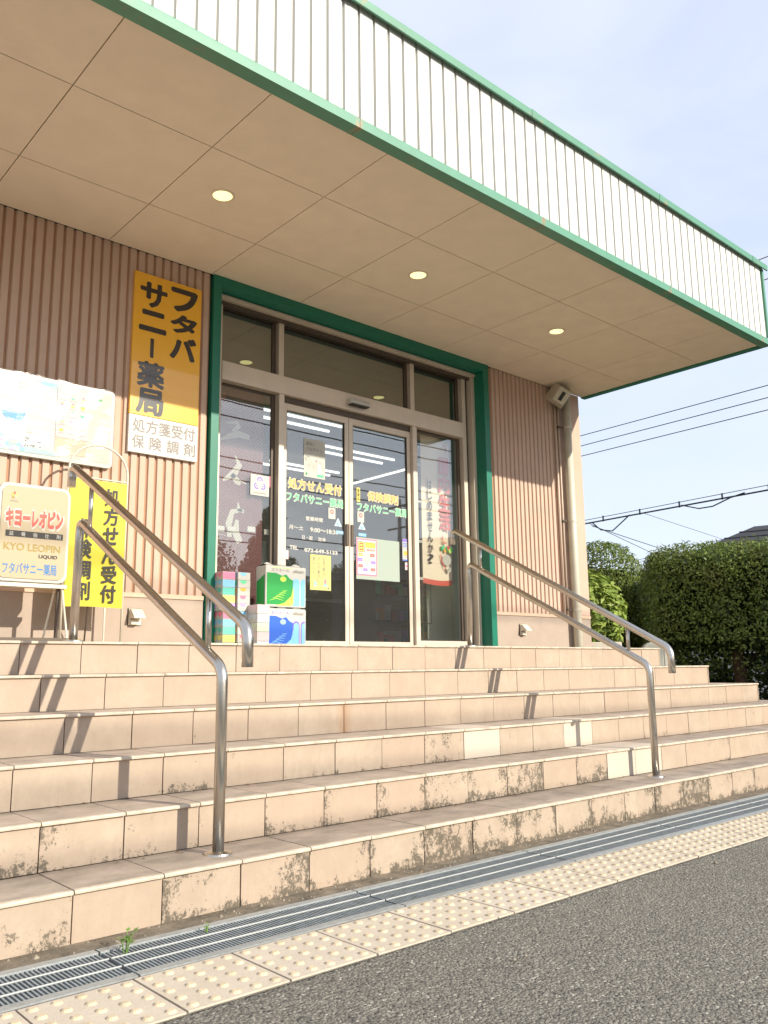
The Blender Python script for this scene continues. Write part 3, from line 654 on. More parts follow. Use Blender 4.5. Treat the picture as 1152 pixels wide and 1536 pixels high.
q = MB(); q.add(rot([(-.075, -.13, -.09), (.075, -.13, -.09), (.075, -.13, .09), (-.075, -.13, .09), (-.13, .07, -.12), (.13, .07, -.12), (.13, .07, .12), (-.13, .07, .12)][:8]), [(0, 1, 2, 3), (7, 6, 5, 4), (0, 4, 5, 1), (1, 5, 6, 2), (2, 6, 7, 3), (3, 7, 4, 0)], M_VENT if False else M_PIPE); q.build('housing', t, bevel=.014)
q = MB(); q.add(rot([(-.022, -.132, -.062), (.022, -.132, -.062), (.022, -.132, .05), (-.022, -.132, .05), (-.022, -.136, -.062), (.022, -.136, -.062), (.022, -.136, .05), (-.022, -.136, .05)]), [(4, 5, 6, 7), (0, 4, 7, 3), (5, 1, 2, 6)], M_BLACK); q.build('grille', t)
q = MB(); q.box(-.03, .03, .02, .135, -.03, .03, M_ALUD); q.tube([(0, .06, 0), (0, .06, .13)], .02, M_ALUD, 10); q.build('bracket', t)
for x, z, ds in ((2.815, 1.155, 'left of the green door frame'), (7.325, 1.150, 'right of the green door frame')):
    t = thing('wall_vent', 'small cream hooded vent low on the grey plinth, '+ds, 'vent', (x, 0, z), 'hooded vents on the plinth')
    q = MB(); q.box(-.055, .055, -.006, .002, 0, .125, M_VENTD); q.box(-.05, .05, -.012, -.006, .002, .123, M_VENT); q.build('backplate', t)
    q = MB(); q.prism_x([(-.012, .122), (-.04, .115), (-.095, .058), (-.095, .048), (-.012, .052)], -.045, .045, M_VENT); q.build('hood', t, bevel=.003)
    q = MB(); q.box(-.04, .015, -.04, -.012, .004, .036, M_VENT); q.build('flap', t, bevel=.003)

# ------------------------------------------------------------------ yellow wall sign
def gloss(name, c):
    m, t_, p = newmat(name); p.inputs['Base Color'].default_value = (*c, 1); p.inputs['Roughness'].default_value = .25; p.inputs['Coat Weight'].default_value = 1; p.inputs['Coat Roughness'].default_value = .04; p.inputs['Coat IOR'].default_value = 1.36; return m
G_YEL = gloss('gloss_amber', (.90, .46, .02)); G_BLK = gloss('gloss_black', (.02, .016, .014)); G_WHT = gloss('gloss_white', (.60, .58, .53))
t = thing('pharmacy_sign', 'tall amber wall sign with black Japanese lettering and a white foot, left of the doors', 'sign', (2.985, -.02, 2.47))
bx, bz = 2.985, 2.47
def S(x): return x-bx
q = MB(); q.box(S(2.69), S(3.282), -.012, .018, .302, 1.48, G_YEL); q.build('amber_panel', t, bevel=.003)
q = MB(); q.box(S(2.69), S(3.282), -.012, .018, 0, .300, G_WHT); q.build('white_panel', t, bevel=.003)
q = MB(); vput(q, 'サニー薬局', S(2.855), .215, 1.42, .222, -.0135, G_BLK, .035); vput(q, 'フタバ', S(3.125), .215, 1.44, .205, -.0135, G_BLK, .045); q.build('lettering', t)
q = MB(); put(q, '処方箋受付', S(2.722), S(3.255), .165, .272, -.0135, P_GREY, .01)
for i, c_ in enumerate('保険調剤'): put(q, c_, S(2.722)+i*.146, S(2.722)+i*.146+.098, .038, .140, -.0135, P_GREY, .01)
q.build('lettering', t)

# ------------------------------------------------------------------ film wrapped poster board on the wall
t = thing('poster_board', 'white rounded poster board wrapped in clear film, blue bowl printed on it', 'poster board', (1.97, -.02, 2.32))
bx, bz = 1.97, 2.32
def A(x, z): return (x-bx, z-bz)
q = MB(); q.prism_y(rrect(-.78, .60, -.01, .585, .035), -.018, .018, P_WHITE); q.build('board', t)
q = MB(); q.prism_y(rrect(-.75, .18, .015, .565, .01), -.0205, -.019, P('poster_pale', (.43, .46, .45))); poly(q, [(-.75, .016), (.179, .016), (.179, .045), (-.05, .06), (-.3, .11), (-.75, .13)], -.0208, P_LSKY); poly(q, [(-.02, .564), (.06, .52), (.179, .50), (.179, .564)], -.0208, P_LSKY)
quad(q, .185, .575, .02, .56, -.0195, P('poster_ivory', (.44, .43, .37))); q.build('backing_print', t)
q = MB()
disc(q, -.13, .32, .095, .055, -.0215, P_WHITE); disc(q, -.13, .30, .082, .075, -.0222, P('bowl_blue', (.10, .30, .50)), 16, math.pi, 2*math.pi); disc(q, -.13, .30, .082, .018, -.0228, P_LSKY)
for i in range(46):
    a = random.uniform(-.34, -.04); b = random.uniform(.03, .16)*(1-.5*(a+.34)/.3)
    disc(q, a, b, .012, .012, -.0216-i*.00002, random.choice([P_SKY, P_LSKY, P_LILAC, P_WHITE, P_PBLUE]), 7)
disc(q, .10, .545, .05, .014, -.0216, P_SKY, 10); disc(q, .06, .49, .03, .012, -.0216, P_SKY, 10)
put(q, '潤う', .0-.045, .095, .06, .125, -.0216, P_BLACK, .0); put(q, 'ピンリッチ', -.17, -.02, .468, .488, -.0216, P_BLACK, 0)
for z in (.505, .175, .155): put(q, 'うるおいを守る毎日ケア', -.14 if z > .4 else -.035, .07 if z > .4 else .115, z, z+.012, -.0216, P_GREY, 0)
for z in (.43, .25, .22): quad(q, -.06, .14, z, z+.003, -.0215, P_PBLUE)
q.build('print', t)
q = MB(); quad(q, .165, .405, .165, .53, -.0245, P('leaflet_pink', (.52, .43, .43)))
cols = [P_LPINK, P_ORA, P_PINK, P_GRN, P_LILAC, P_BUTTER, P_TAN]
for i in range(3):
    for j in range(5):
        cx, cz = .205+i*.075, .47-j*.062; m_ = cols[(i*3+j*2) % 7]
        disc(q, cx, cz, .017, .015, -.0252, m_, 9); disc(q, cx, cz+.016, .009, .008, -.0256, cols[(i+j) % 7], 8); quad(q, cx-.022, cx+.022, cz-.026, cz-.023, -.0252, P_GREY)
q.build('leaflet', t)
q = MB(); quad(q, .165, .395, .045, .165, -.0225, P_TAN); q.build('brown_paper', t)
q = MB(); disc(q, .455, .495, .02, .010, -.0212, P_GRN, 8); disc(q, .485, .50, .018, .009, -.0213, P_DGRN, 8); q.build('leaf_print', t)
q = MB(); nx, nz = 60, 26; vs = []
for j in range(nz+1):
    for i in range(nx+1):
        x = -.785+1.39*i/nx; z = -.012+.602*j/nz; edge = min(i, nx-i, j, nz-j)
        y = -.028-.004*math.sin(x*9+z*22)-.003*math.sin(x*31-z*14) if edge > 0 else -.02
        if j == nz: z += .004*math.sin(x*40)*math.sin(x*13)+.002; y = -.026
        vs.append((x, y, z))
q.add(vs, [(j*(nx+1)+i, j*(nx+1)+i+1, (j+1)*(nx+1)+i+1, (j+1)*(nx+1)+i) for j in range(nz) for i in range(nx)], M_FILM); q.build('clear_film', t, smooth=True)

# ------------------------------------------------------------------ arched stand with yellow banner
t = thing('banner_stand', 'yellow prescription banner hanging in a white arched tube stand against the wall', 'banner stand', (2.375, -.27, ZD))
xa, xb = 2.163-2.375, 2.592-2.375
path = [(xa, 0, .03), (xa, 0, 1.245)]+[(xa+(xb-xa)*(.5-.5*math.cos(math.pi*i/12)), 0, 1.245+.195*math.sin(math.pi*i/12)) for i in range(1, 12)]+[(xb, 0, 1.245), (xb, 0, .03)]
q = MB(); q.tube(path, .0085, M_VENT, 10); q.tube([(xa, 0, 1.195), (xb, 0, 1.195)], .006, M_VENT, 8); q.tube([(xa, 0, .30), (xb, 0, .30)], .006, M_VENT, 8); q.build('arch', t, smooth=True)
q = MB(); q.tube([(xa+.02, -.16, .02), (xa+.02, .18, .02)], .012, M_VENT, 8); q.tube([(xb-.0, -.16, .02), (xb-.0, .18, .02)], .012, M_VENT, 8); q.box(xa, xb, -.02, .02, .006, .03, M_VENT); q.box(xb-.09, xb-.0, -.05, .03, .030, .042, M_PIPE); q.build('base', t)
q = MB(); q.tube([(.09, .0, .03), (.09, 0, .30)], .007, M_VENT, 8); q.tube([(-.03, .0, .30), (.015, .15, .02)], .006, M_ALUD, 8); q.build('prop', t)
q = MB(); n = 16; vs = []
for j in range(n+1):
    for i in range(n+1):
        u, v = i/n, j/n; vs.append((xa+.006+(xb-xa-.014)*u, -.014-.004*math.sin(u*6+v*3), .285+.895*v+.006*math.sin(u*3.14)*(1-v)))
q.add(vs, [(j*(n+1)+i, j*(n+1)+i+1, (j+1)*(n+1)+i+1, (j+1)*(n+1)+i) for j in range(n) for i in range(n)], P_LEMON); bn = q.build('banner', t, smooth=True)
q = MB(); vput(q, '処方せん受付', .102, .105, 1.135, .137, -.0205, P_BLACK, .022); vput(q, '保険調剤', -.085, .105, .905, .145, -.0205, P_BLACK, .022); q.build('lettering', bn)

# ------------------------------------------------------------------ box sign on wheeled stand
t = thing('box_sign', 'cream rounded box sign with red and blue Japanese lettering on a rusty wheeled stand', 'sign', (1.86, -.42, ZD)); bx = 1.86
x0, x1, z0, z1 = 1.655-bx, 2.118-bx, 1.385-ZD, 2.02-ZD
q = MB(); q.prism_y(rrect(x0, x1, z0, z1, .06, 7), -.04, .07, P_WHITE); q.build('case', t, bevel=.008)
q = MB(); q.prism_y(rrect(x0+.022, x1-.022, z0+.022, z1-.022, .045, 7), -.046, -.0405, P_CREAM); q.build('face', t)
q = MB(); y = -.0475
put(q, 'キヨーレオピン', x0+.045, x1-.045, z1-.285, z1-.165, y, P_FADE, .10); put(q, 'キヨーレオピン', x0+.052, x1-.052, z1-.277, z1-.172, y-.0004, P_RED, .06)
quad(q, x0+.055, x1-.045, z1-.350, z1-.310, y, P_BLACK)
for i, c_ in enumerate('滋養強壮剤'): put(q, c_, x0+.075+i*.075, x0+.103+i*.075, z1-.344, z1-.316, y-.0006, P_WHITE, .0)
put(q, 'KYO LEOPIN', x0+.05, x1-.06, z1-.435, z1-.390, y, P_GOLD, .02); put(q, 'LIQUID', x0+.27, x1-.075, z1-.480, z1-.455, y, P_BLACK, .03)
put(q, 'フタバサニー薬局', x0+.05, x1-.075, z1-.585, z1-.515, y, P_BLUE, .012)
for i in range(5):
    a = math.pi/2+i*2*math.pi/5; disc(q, x0+.095+.013*math.cos(a), z1-.085+.016*math.sin(a), .008, .010, y, [P_RED, P_ORA, P_GOLD, P_TAN, P_BUTTER][i], 8)
quad(q, x0+.07, x0+.12, z1-.125, z1-.119, y, P_GREY); q.build('lettering', t)
q = MB(); q.tube([(x1-.03, .02, .05), (x1-.03, .02, z0)], .014, M_ALUD, 8); q.tube([(x0+.05, .02, .05), (x0+.05, .02, z0)], .014, M_ALUD, 8)
q.tube([(x1-.075, .13, .06), (x1-.04, .05, z0-.01)], .007, M_VENT, 8); q.tube([(x1-.01, -.12, .06), (x1-.015, .0, z0-.01)], .007, M_VENT, 8)
q.box(x0-.01, x1+.005, -.03, .06, z0-.028, z0-.004, M_VENT); q.build('stand', t)
q = MB(); q.box(x0, x1+.02, -.17, -.13, .035, .062, M_ALUD); q.box(x0, x1+.02, .13, .17, .035, .062, M_ALUD); q.box(x1-.045, x1-.015, -.13, .13, .035, .062, M_ALUD); q.build('base_frame', t)
for xx, yy in ((x1, -.15), (x1, .15), (x0+.02, -.15), (x0+.02, .15)):
    q = MB(); q.tube([(xx-.012, yy, .022), (xx+.012, yy, .022)], .021, M_BLACK, 12); q.build('wheel', t)
t = thing('weight_block', 'small pale concrete weight block on the deck behind the box sign', 'weight', (2.0, -.14, ZD)); q = MB(); q.box(-.035, .035, -.035, .035, 0, .075, P_FADE); q.build('block', t, bevel=.01)

# ------------------------------------------------------------------ goods stacked in front of the glass
def tissue_pack(x, y, z, cols, lab, w=.112, d=.235, h=.062, arcs=False, rows=5):
    t = thing('tissue_pack', lab, 'tissue pack', (x, y, z), 'tissue packs stacked by the glass')
    for i in range(rows):
        m_ = cols[i % len(cols)]; zz = i*h; j = random.uniform(-.0015, .0015)
        q = MB(); q.box(-w/2+j, w/2+j, -d/2, d/2, zz+.001, zz+h-.001, P_WHITE)
        if arcs: disc(q, -.008+j, zz+h-.003, .03, .028, -d/2-.0008, m_, 10, math.pi, 2*math.pi)
        else: quad(q, -w/2+j, w/2+j, zz+.003, zz+h-.003, -d/2-.0008, m_)
        # long side: scalloped print
        for s in range(3):
            cy = -d/2+.045+s*.075; vs = [(-w/2+j-.0008, cy, zz+h-.006)]+[(-w/2+j-.0008, cy+.034*math.cos(math.pi+math.pi*k_/8), zz+h-.006+.04*math.sin(math.pi+math.pi*k_/8)) for k_ in range(9)]
            q.add(vs, [(0, k_+2, k_+1) for k_ in range(8)], m_)
        b = q.build('tissue_box', t)
    q = MB(); hh = rows*h
    q.add([(-w/2-.003, -d/2-.004, 0), (w/2+.003, -d/2-.004, 0), (w/2+.003, -d/2-.004, hh+.004), (-w/2-.003, -d/2-.004, hh+.004), (-w/2-.003, d/2, 0), (-w/2-.003, d/2, hh+.004), (w/2+.003, d/2, hh+.004)], [(0, 1, 2, 3), (4, 0, 3, 5), (3, 2, 6, 5)], M_FILM); q.build('wrapper', t)
A1 = [P_LILAC, P_BUTTER, P_TEAL, P_SKY, P_PINK]; A2 = [P_LILAC, P_PINK, P_ORA, P_GRN, P_SKY]; A3 = [P_PBLUE, P_PPINK, P_PGRN, P_PBLUE, P_PPINK]
YB0 = -.02
tissue_pack(3.54, YB0-.01, ZD, A1, 'lower bright striped tissue pack of the leftmost stack by the glass'); tissue_pack(3.532, YB0-.01, ZD+.312, A1, 'upper bright striped tissue pack of the leftmost stack by the glass')
tissue_pack(3.665, YB0-.03, ZD, A2, 'lower white tissue pack with coloured half circles, second stack', arcs=True); tissue_pack(3.660, YB0-.03, ZD+.312, A2, 'upper white tissue pack with coloured half circles, second stack', arcs=True)
tissue_pack(3.755, YB0-.17, ZD, A3, 'pastel pink and blue tissue pack between tissue stacks and toilet rolls', w=.112, h=.072)
def roll_pack(x, y, z, lab, c1, c2, name, h, w=.40, d=.14):
    t = thing('toilet_roll_pack', lab, 'toilet roll pack', (x, y, z), 'toilet roll packs by the glass')
    q = MB(); n = 10; prof = rrect(-w/2, w/2, 0, h, .012, 3); q.prism_y(prof, -d/2, d/2, P_WHITE); b = q.build('wrapping', t, bevel=.012)
    q = MB(); y_ = -d/2-.0015
    poly(q, [(-w/2+.012, .02), (-.03, .02), (.02, .05), (.06, .10), (.07, h*.66), (.035, h*.70), (0, h*.80), (-.04, h*.76), (-.10, h*.82), (-w/2+.012, h*.82)], y_, c1)
    poly(q, [(-.10, .012), (.045, .012), (.075, .03), (.075, h*.52), (.05, .09), (-.02, .035)], y_-.0006, c2)
    disc(q, -.03, h*.68, .03, .022, y_-.0009, P_LIME if c1 is P_DGRN else P_LSKY, 12)
    for cx in (.105, .185):
        prof = [(cx-.038, .012), (cx+.03, .012)]+[(cx-.004+.034*math.cos(a_), h*.62+.03*math.sin(a_)) for a_ in [math.pi*k_/8 for k_ in range(9)]]
        if cx > .15: prof = [(min(px, w/2-.012), pz) for px, pz in prof]
        poly(q, prof, y_, P_PURP if c1 is P_DBLUE else P_SKY); poly(q, [(cx+(px-cx)*.74-.001, .012+(pz-.012)*.93) for px, pz in prof], y_-.0006, P_SKY)
    for s in range(5): ribbon(q, [(-.16+.03*s, .05+.02*s, .002), (-.1+.02*s, .07+.015*s, .006), (-.03+.01*s, .055+.02*s, .002)], y_-.0014, c2)
    put(q, 'エリエール', -w/2+.055, .03, h*.86, h*.93, y_, P_PURP if c1 is P_DBLUE else P_GREY, .01); put(q, 'elleair', .07, w/2-.02, h*.85, h*.93, y_, P_GREY, .01)
    quad(q, -w/2+.06, .06, h*.945, h*.955, y_, c2)
    q.add([(-w/2-.0015, -d/2+.012, .012), (-w/2-.0015, d/2-.012, .012), (-w/2-.0015, d/2-.012, h*.62), (-w/2-.0015, -d/2+.012, h*.78)], [(3, 2, 1, 0)], c1)
    q.build('print', t)
    q = MB(); vs = []
    for i in range(n+1):
        u = i/n; x_ = -w/2+.01+(w-.02)*u; vs += [(x_, -d/2+.004, h+.002), (x_, -.02, h+.018+.012*math.sin(u*17)), (x_, d/2-.01, h+.004)]
    q.add(vs, [(3*i+k_, 3*i+3+k_, 3*i+4+k_, 3*i+1+k_) for i in range(n) for k_ in (0, 1)], M_FILM if False else P_WHITE); q.build('gathered_top', t)
roll_pack(3.985, YB0-.20, ZD, 'blue and white toilet roll pack on the deck, below the green one', P_DBLUE, P_SKY, 'b', .335)
roll_pack(3.985, YB0-.197, ZD+.347, 'green and white toilet roll pack on top of the blue one', P_DGRN, P_LIME, 'g', .335)

# ------------------------------------------------------------------ lettering on the door glass
GY = .2135
def two(mb, s, x0, x1, z0, z1, m):
    put(mb, s, x0-.004, x1+.004, z0-.004, z1+.004, GY, P_FADE, .055); put(mb, s, x0, x1, z0, z1, GY-.0006, m, .014)
q = MB(); two(q, '処方せん受付', 4.35, 4.965, 2.447, 2.540, P_ORA); two(q, 'フタバサニー薬局', 4.328, 4.985, 2.328, 2.404, P_GRN)
put(q, '営業時間', 4.548, 4.742, 2.166, 2.204, GY, P_WHITE, .03); put(q, '月～土', 4.36, 4.52, 2.068, 2.108, GY, P_WHITE, .025); put(q, '9:00～18:30', 4.60, 4.925, 2.066, 2.104, GY, P_WHITE, .035)
put(q, '日・祝', 4.507, 4.625, 1.985, 2.023, GY, P_WHITE, .03); put(q, '定休', 4.69, 4.78, 1.985, 2.020, GY, P_WHITE, .03); put(q, 'TEL', 4.369, 4.46, 1.885, 1.918, GY, P_WHITE, .04); put(q, '072-649-5133', 4.535, 4.915, 1.874, 1.906, GY, P_WHITE, .04)
q.build('lettering', doorL)
q = MB(); two(q, '保険調剤', 5.30, 5.698, 2.444, 2.536, P_ORA); two(q, 'フタバサニー薬局', 5.165, 5.818, 2.330, 2.406, P_GRN); q.build('lettering', doorR)

# posters and stickers (each its own sheet)
def sheet_thing(name, lab, cat, x0, x1, z0, z1, m, group='posters and stickers on the entrance glass', y=.211):
    t = thing(name, lab, cat, ((x0+x1)/2, y, z0), group); w = (x1-x0)/2
    q = MB(); q.box(-w, w, 0, .0008, 0, z1-z0, m); q.build('paper', t); return t, w, z1-z0
t, w, h = sheet_thing('poster', 'white poster with black lettering and a line drawing, high on the left door', 'poster', 4.52, 4.768, 2.575, 2.945, P_PAPER)
q = MB(); y = -.0006; put(q, '薬局と', -w+.025, .0, h-.065, h-.03, y, P_GREY, .01); put(q, 'つながろう。', -w+.025, w-.02, h-.115, h-.08, y, P_GREY, .01)
for i in range(11):
    a, b = random.uniform(-.09, .09), random.uniform(.08, .21); ribbon(q, [(a+.02*math.cos(k_)*(1+.3*random.random()), b+.025*math.sin(k_*1.2), .0028) for k_ in range(6)], y, P_GREY)
poly(q, [(.03, .05), (.085, .045), (.075, .13), (.05, .15), (.035, .12)], y-.0003, P_LPINK); disc(q, .02, .165, .012, .012, y-.0004, P_PINK, 8); quad(q, .03, w-.015, .015, .04, y, P_GRN); disc(q, -w+.03, .03, .012, .012, y, P_DGRN, 10); q.build('print', t)
t, w, h = sheet_thing('poster', 'yellow poster with vertical Japanese lettering, low on the left door', 'poster', 4.598, 4.838, 1.53, 1.856, P_PALEY)
q = MB(); vput(q, '五月晴れ', .035, .03, h-.02, .045, y, P_GREY, .01); vput(q, 'からだ動かし', -.022, .03, h-.02, .04, y, P_GREY, .01); vput(q, '筋トレだ', -.078, .03, h-.02, .042, y, P_GREY, .01)
def figure(mb, cx, z, s, m1, m2):
    disc(mb, cx, z+.075*s, .009*s, .01*s, -.0007, P_TAN, 8); ribbon(mb, [(cx, z+.065*s, .02*s), (cx-.003*s, z+.03*s, .024*s)], -.0007, m1); ribbon(mb, [(cx, z+.055*s, .006*s), (cx+.03*s, z+.08*s, .005*s)], -.0009, P_TAN)
    ribbon(mb, [(cx, z+.03*s, .012*s), (cx-.018*s, z, .008*s)], -.0008, m2); ribbon(mb, [(cx, z+.03*s, .012*s), (cx+.018*s, z, .008*s)], -.0008, m2)
figure(q, .055, .03, 1.1, P_PINK, P_SKY); figure(q, -.06, .03, .8, P_SKY, P_SKY); disc(q, .09, .02, .009, .012, y, P_GREY, 8); q.build('print', t)
t, w, h = sheet_thing('paper_panel', 'plain pale green paper panel low on the right door, behind the pink poster', 'paper', 5.146, 5.708, 1.662, 2.068, P_MINT, y=.2125)
t, w, h = sheet_thing('poster', 'bright pink campaign poster with a red square emblem, on the right door', 'poster', 5.150, 5.406, 1.70, 2.056, P_PINK)
q = MB(); quad(q, -w+.012, w-.012, .012, h-.012, -.0004, P_LPINK); quad(q, -w+.02, -w+.10, h-.13, h-.03, y, P_RED); quad(q, -w+.026, -w+.094, h-.124, h-.036, y-.0002, P_BUTTER); put(q, '日', -w+.038, -w+.082, h-.115, h-.045, y-.0005, P_RED, .03)
quad(q, -.02, w-.02, h-.085, h-.03, y, P_ORA); put(q, '処方せん', -.012, w-.028, h-.08, h-.038, y-.0004, P_BUTTER, .02); quad(q, -.01, w-.025, h-.12, h-.092, y, P_WHITE); put(q, '受付中', .0, w-.03, h-.117, h-.096, y-.0004, P_RED, .02)
disc(q, 0, .165, .055, .06, y, P_FADE, 18)
for dx, dz, c_ in ((-.085, .15, P_PURP), (.08, .13, P_PURP), (-.02, .055, P_PURP), (-.08, .09, P_RED), (.075, .06, P_RED), (.07, .2, P_RED), (-.08, .2, P_ORA)): quad(q, dx-.028, dx+.028, dz-.014, dz+.014, y-.0003, c_); quad(q, dx-.02, dx+.02, dz-.004, dz+.001, y-.0006, P_WHITE)
q.build('print', t)
t, w, h = sheet_thing('sticker', 'tall white and blue sticker reading OS1 on the right door edge', 'sticker', 5.750, 5.826, 1.88, 2.104, P_WHITE)
q = MB(); quad(q, -w, w, h-.03, h-.002, y, P_PURP); put(q, 'OS1', -w+.006, w-.004, h-.085, h-.04, y, P_DBLUE, .02); quad(q, -.02, .03, .06, .10, y, P_ORA); quad(q, -w, w, .002, .014, y, P_DBLUE)
for z in (.03, .05, .12): quad(q, -w+.008, w-.01, z, z+.004, y-.0002, P_GREY)
q.build('print', t)
t, w, h = sheet_thing('sticker', 'tiny pink label below the OS1 sticker', 'sticker', 5.783, 5.823, 1.788, 1.866, P_PPINK); q = MB(); quad(q, -w+.008, w-.008, .03, .05, y, P_PINK); q.build('print', t)
for (x, z, ds) in ((4.850, 2.21, 'left'), (5.205, 2.215, 'right')):
    t, w, h = sheet_thing('sticker', 'small white sticker with a red round mark, beside the handle on the %s door' % ds, 'sticker', x-.042, x+.042, z, z+.105, P_FADE); q = MB(); disc(q, 0, .068, .022, .022, y, P_RED, 12); disc(q, 0, .068, .012, .012, y-.0003, P_PPINK, 8); quad(q, -.025, .025, .02, .034, y, P_PBLUE); q.build('print', t)
for (x, z, ds) in ((4.923, 2.146, 'left'), (5.218, 2.144, 'right')):
    t = thing('sticker', 'white triangular warning sticker by the handle on the %s door' % ds, 'sticker', (x, .211, z), 'posters and stickers on the entrance glass')
    q = MB(); q.prism_y([(-.048, 0), (.048, 0), (0, .084)], 0, .0008, P_PBLUE); q.build('paper', t); q = MB(); disc(q, 0, .048, .008, .01, -.0005, P_SKY, 8); quad(q, -.018, .018, .008, .03, -.0005, P_SKY); q.build('print', t)
for (x0, x1, z0, z1, ds) in ((4.90, 4.995, 2.075, 2.105, 'left'), (5.175, 5.272, 2.078, 2.108, 'right')):
    t, w, h = sheet_thing('sticker', 'small pale blue arrow sticker under the triangle on the %s door' % ds, 'sticker', x0, x1, z0, z1, P_SKY); q = MB(); put(q, '自動ドア' if ds == 'right' else '自動', -w+.01, w-.01, .005, h-.005, y, P_WHITE, .01); q.build('print', t)
t, w, h = sheet_thing('sticker', 'narrow yellow and black vertical sticker at the left edge of the right door', 'sticker', 5.156, 5.198, 2.415, 2.555, P_BUTTER); q = MB(); vput(q, '録画中', 0, .026, h-.006, .043, y, P_BLACK, .02); q.build('print', t)
t, w, h = sheet_thing('sticker', 'square white sticker with a violet three part emblem on the left window', 'sticker', 3.955, 4.150, 2.335, 2.522, P_WHITE, y=.228)
q = MB()
for k_ in range(3):
    a = math.pi/2+k_*2*math.pi/3; cx, cz = .036*math.cos(a), .105+.036*math.sin(a)
    ribbon(q, [(cx+.024*math.cos(a+b), cz+.024*math.sin(a+b), .012) for b in [-1.9+3.8*i/10 for i in range(11)]], y, P_PURP); disc(q, cx, cz, .008, .008, y, P_PURP, 8)
for i in range(9): quad(q, -.07+i*.016, -.059+i*.016, .018, .028, y, P_GREY)
q.build('emblem', t)
t, w, h = sheet_thing('sticker', 'small pink sticker touching the violet emblem sticker', 'sticker', 4.152, 4.200, 2.425, 2.525, P_PINK, y=.228); q = MB(); put(q, '24', -w+.006, w-.006, .05, .088, y, P_PPINK, .02); quad(q, -w+.008, w-.008, .015, .035, y, P_PPINK); q.build('print', t)
t, w, h = sheet_thing('sticker', 'small pale pink notice at the left edge of the left door above the toilet rolls', 'sticker', 4.283, 4.342, 1.786, 1.866, P_PPINK, y=.192); q = MB(); quad(q, -w+.01, w-.01, .04, .06, y, P_LPINK); q.build('print', t)
for i, (x, z) in enumerate(((3.683, 1.985), (3.792, 1.990), (3.994, 2.010), (4.168, 2.000))):
    t = thing('price_tag', 'blank white tag hanging inside the left window, %s of four in the row' % ('leftmost', 'second from left', 'third from left', 'rightmost')[i], 'tag', (x, .262, z), 'white tags inside the left window')
    q = MB(); q.box(-.04, .04, 0, .001, 0, .047, P_WHITE); q.build('card', t); q = MB(); q.box(-.001, .001, 0, .001, .047, .075, P_GREY); q.build('thread', t)

# maroon poster inside the left window
def BP(u, v):      # brush strokes laid out on the poster sheet (metres from its left/top)
    return 3.61+(u-80)*.00134, 3.131-(v-205-(u-80)*(.214-.12*(v-205)/957))*.001145
t = thing('window_poster', 'large dark red poster with pale brush calligraphy behind the left window', 'poster', (3.86, .275, 1.3))
q = MB(); q.box(3.60-3.86, 4.112-3.86, 0, .002, 0, 1.99, P_MAR); q.build('paper', t)
q = MB()
for st_ in ([(215, 445, 14), (262, 400, 26), (250, 372, 20), (165, 372, 8)], [(130, 505, 10), (190, 480, 26), (260, 462, 34), (345, 488, 24)],
            [(238, 630, 4), (272, 700, 30), (225, 775, 38), (150, 822, 10)], [(215, 775, 22), (255, 825, 34), (280, 852, 16)], [(275, 820, 8), (330, 850, 5)],
            [(265, 985, 4), (272, 1040, 22), (312, 1060, 16)], [(300, 1045, 14), (225, 1058, 26), (200, 1150, 34), (208, 1250, 22)], [(262, 1120, 16), (250, 1210, 40), (285, 1290, 34)]):
    ribbon(q, [(BP(a, b)[0]-3.86, BP(a, b)[1]-1.3, c_*.0019) for a, b, c_ in st_], -.002, P_BRUSH)
put(q, '壮', BP(85, 1075)[0]-3.86, BP(130, 1075)[0]-3.86, BP(85, 1080)[1]-1.3, BP(85, 1035)[1]-1.3, -.002, P_BRUSH, .0)
for i in range(14): a, b = random.uniform(80, 200), random.uniform(1200, 1320); ribbon(q, [(BP(a, b)[0]-3.86, BP(a, b)[1]-1.3, .003), (BP(a+45, b+8)[0]-3.86, BP(a+45, b+8)[1]-1.3, .002)], -.002, P_BRUSH)
disc(q, BP(135, 165)[0]-3.86, BP(135, 165)[1]-1.3, .036, .045, -.002, mat('print_rust_red', (.30, .06, .03), var=0), 12)
for k_ in range(5): ribbon(q, [(BP(130, 140)[0]-3.86, BP(130, 140)[1]-1.3, .012), (BP(100+k_*15, 85)[0]-3.86, BP(100+k_*15, 85+abs(k_-2)*8)[1]-1.3, .003)], -.002, mat('print_dim_green', (.04, .07, .03), var=0))
q.build('calligraphy', t)
# pale green strip hanging between poster and mullion
t = thing('glass_jar', 'tall pale green glass container standing inside the left window', 'jar', (4.16, .33, ZD)); q = MB(); q.tube([(0, 0, 0), (0, 0, .75), (0, 0, .84), (0, 0, .98)], [.05, .048, .03, .032], mat('dim_green_glass', (.16, .22, .19), .2, var=.2), 14); q.build('body', t, smooth=True)
t2 = MB()
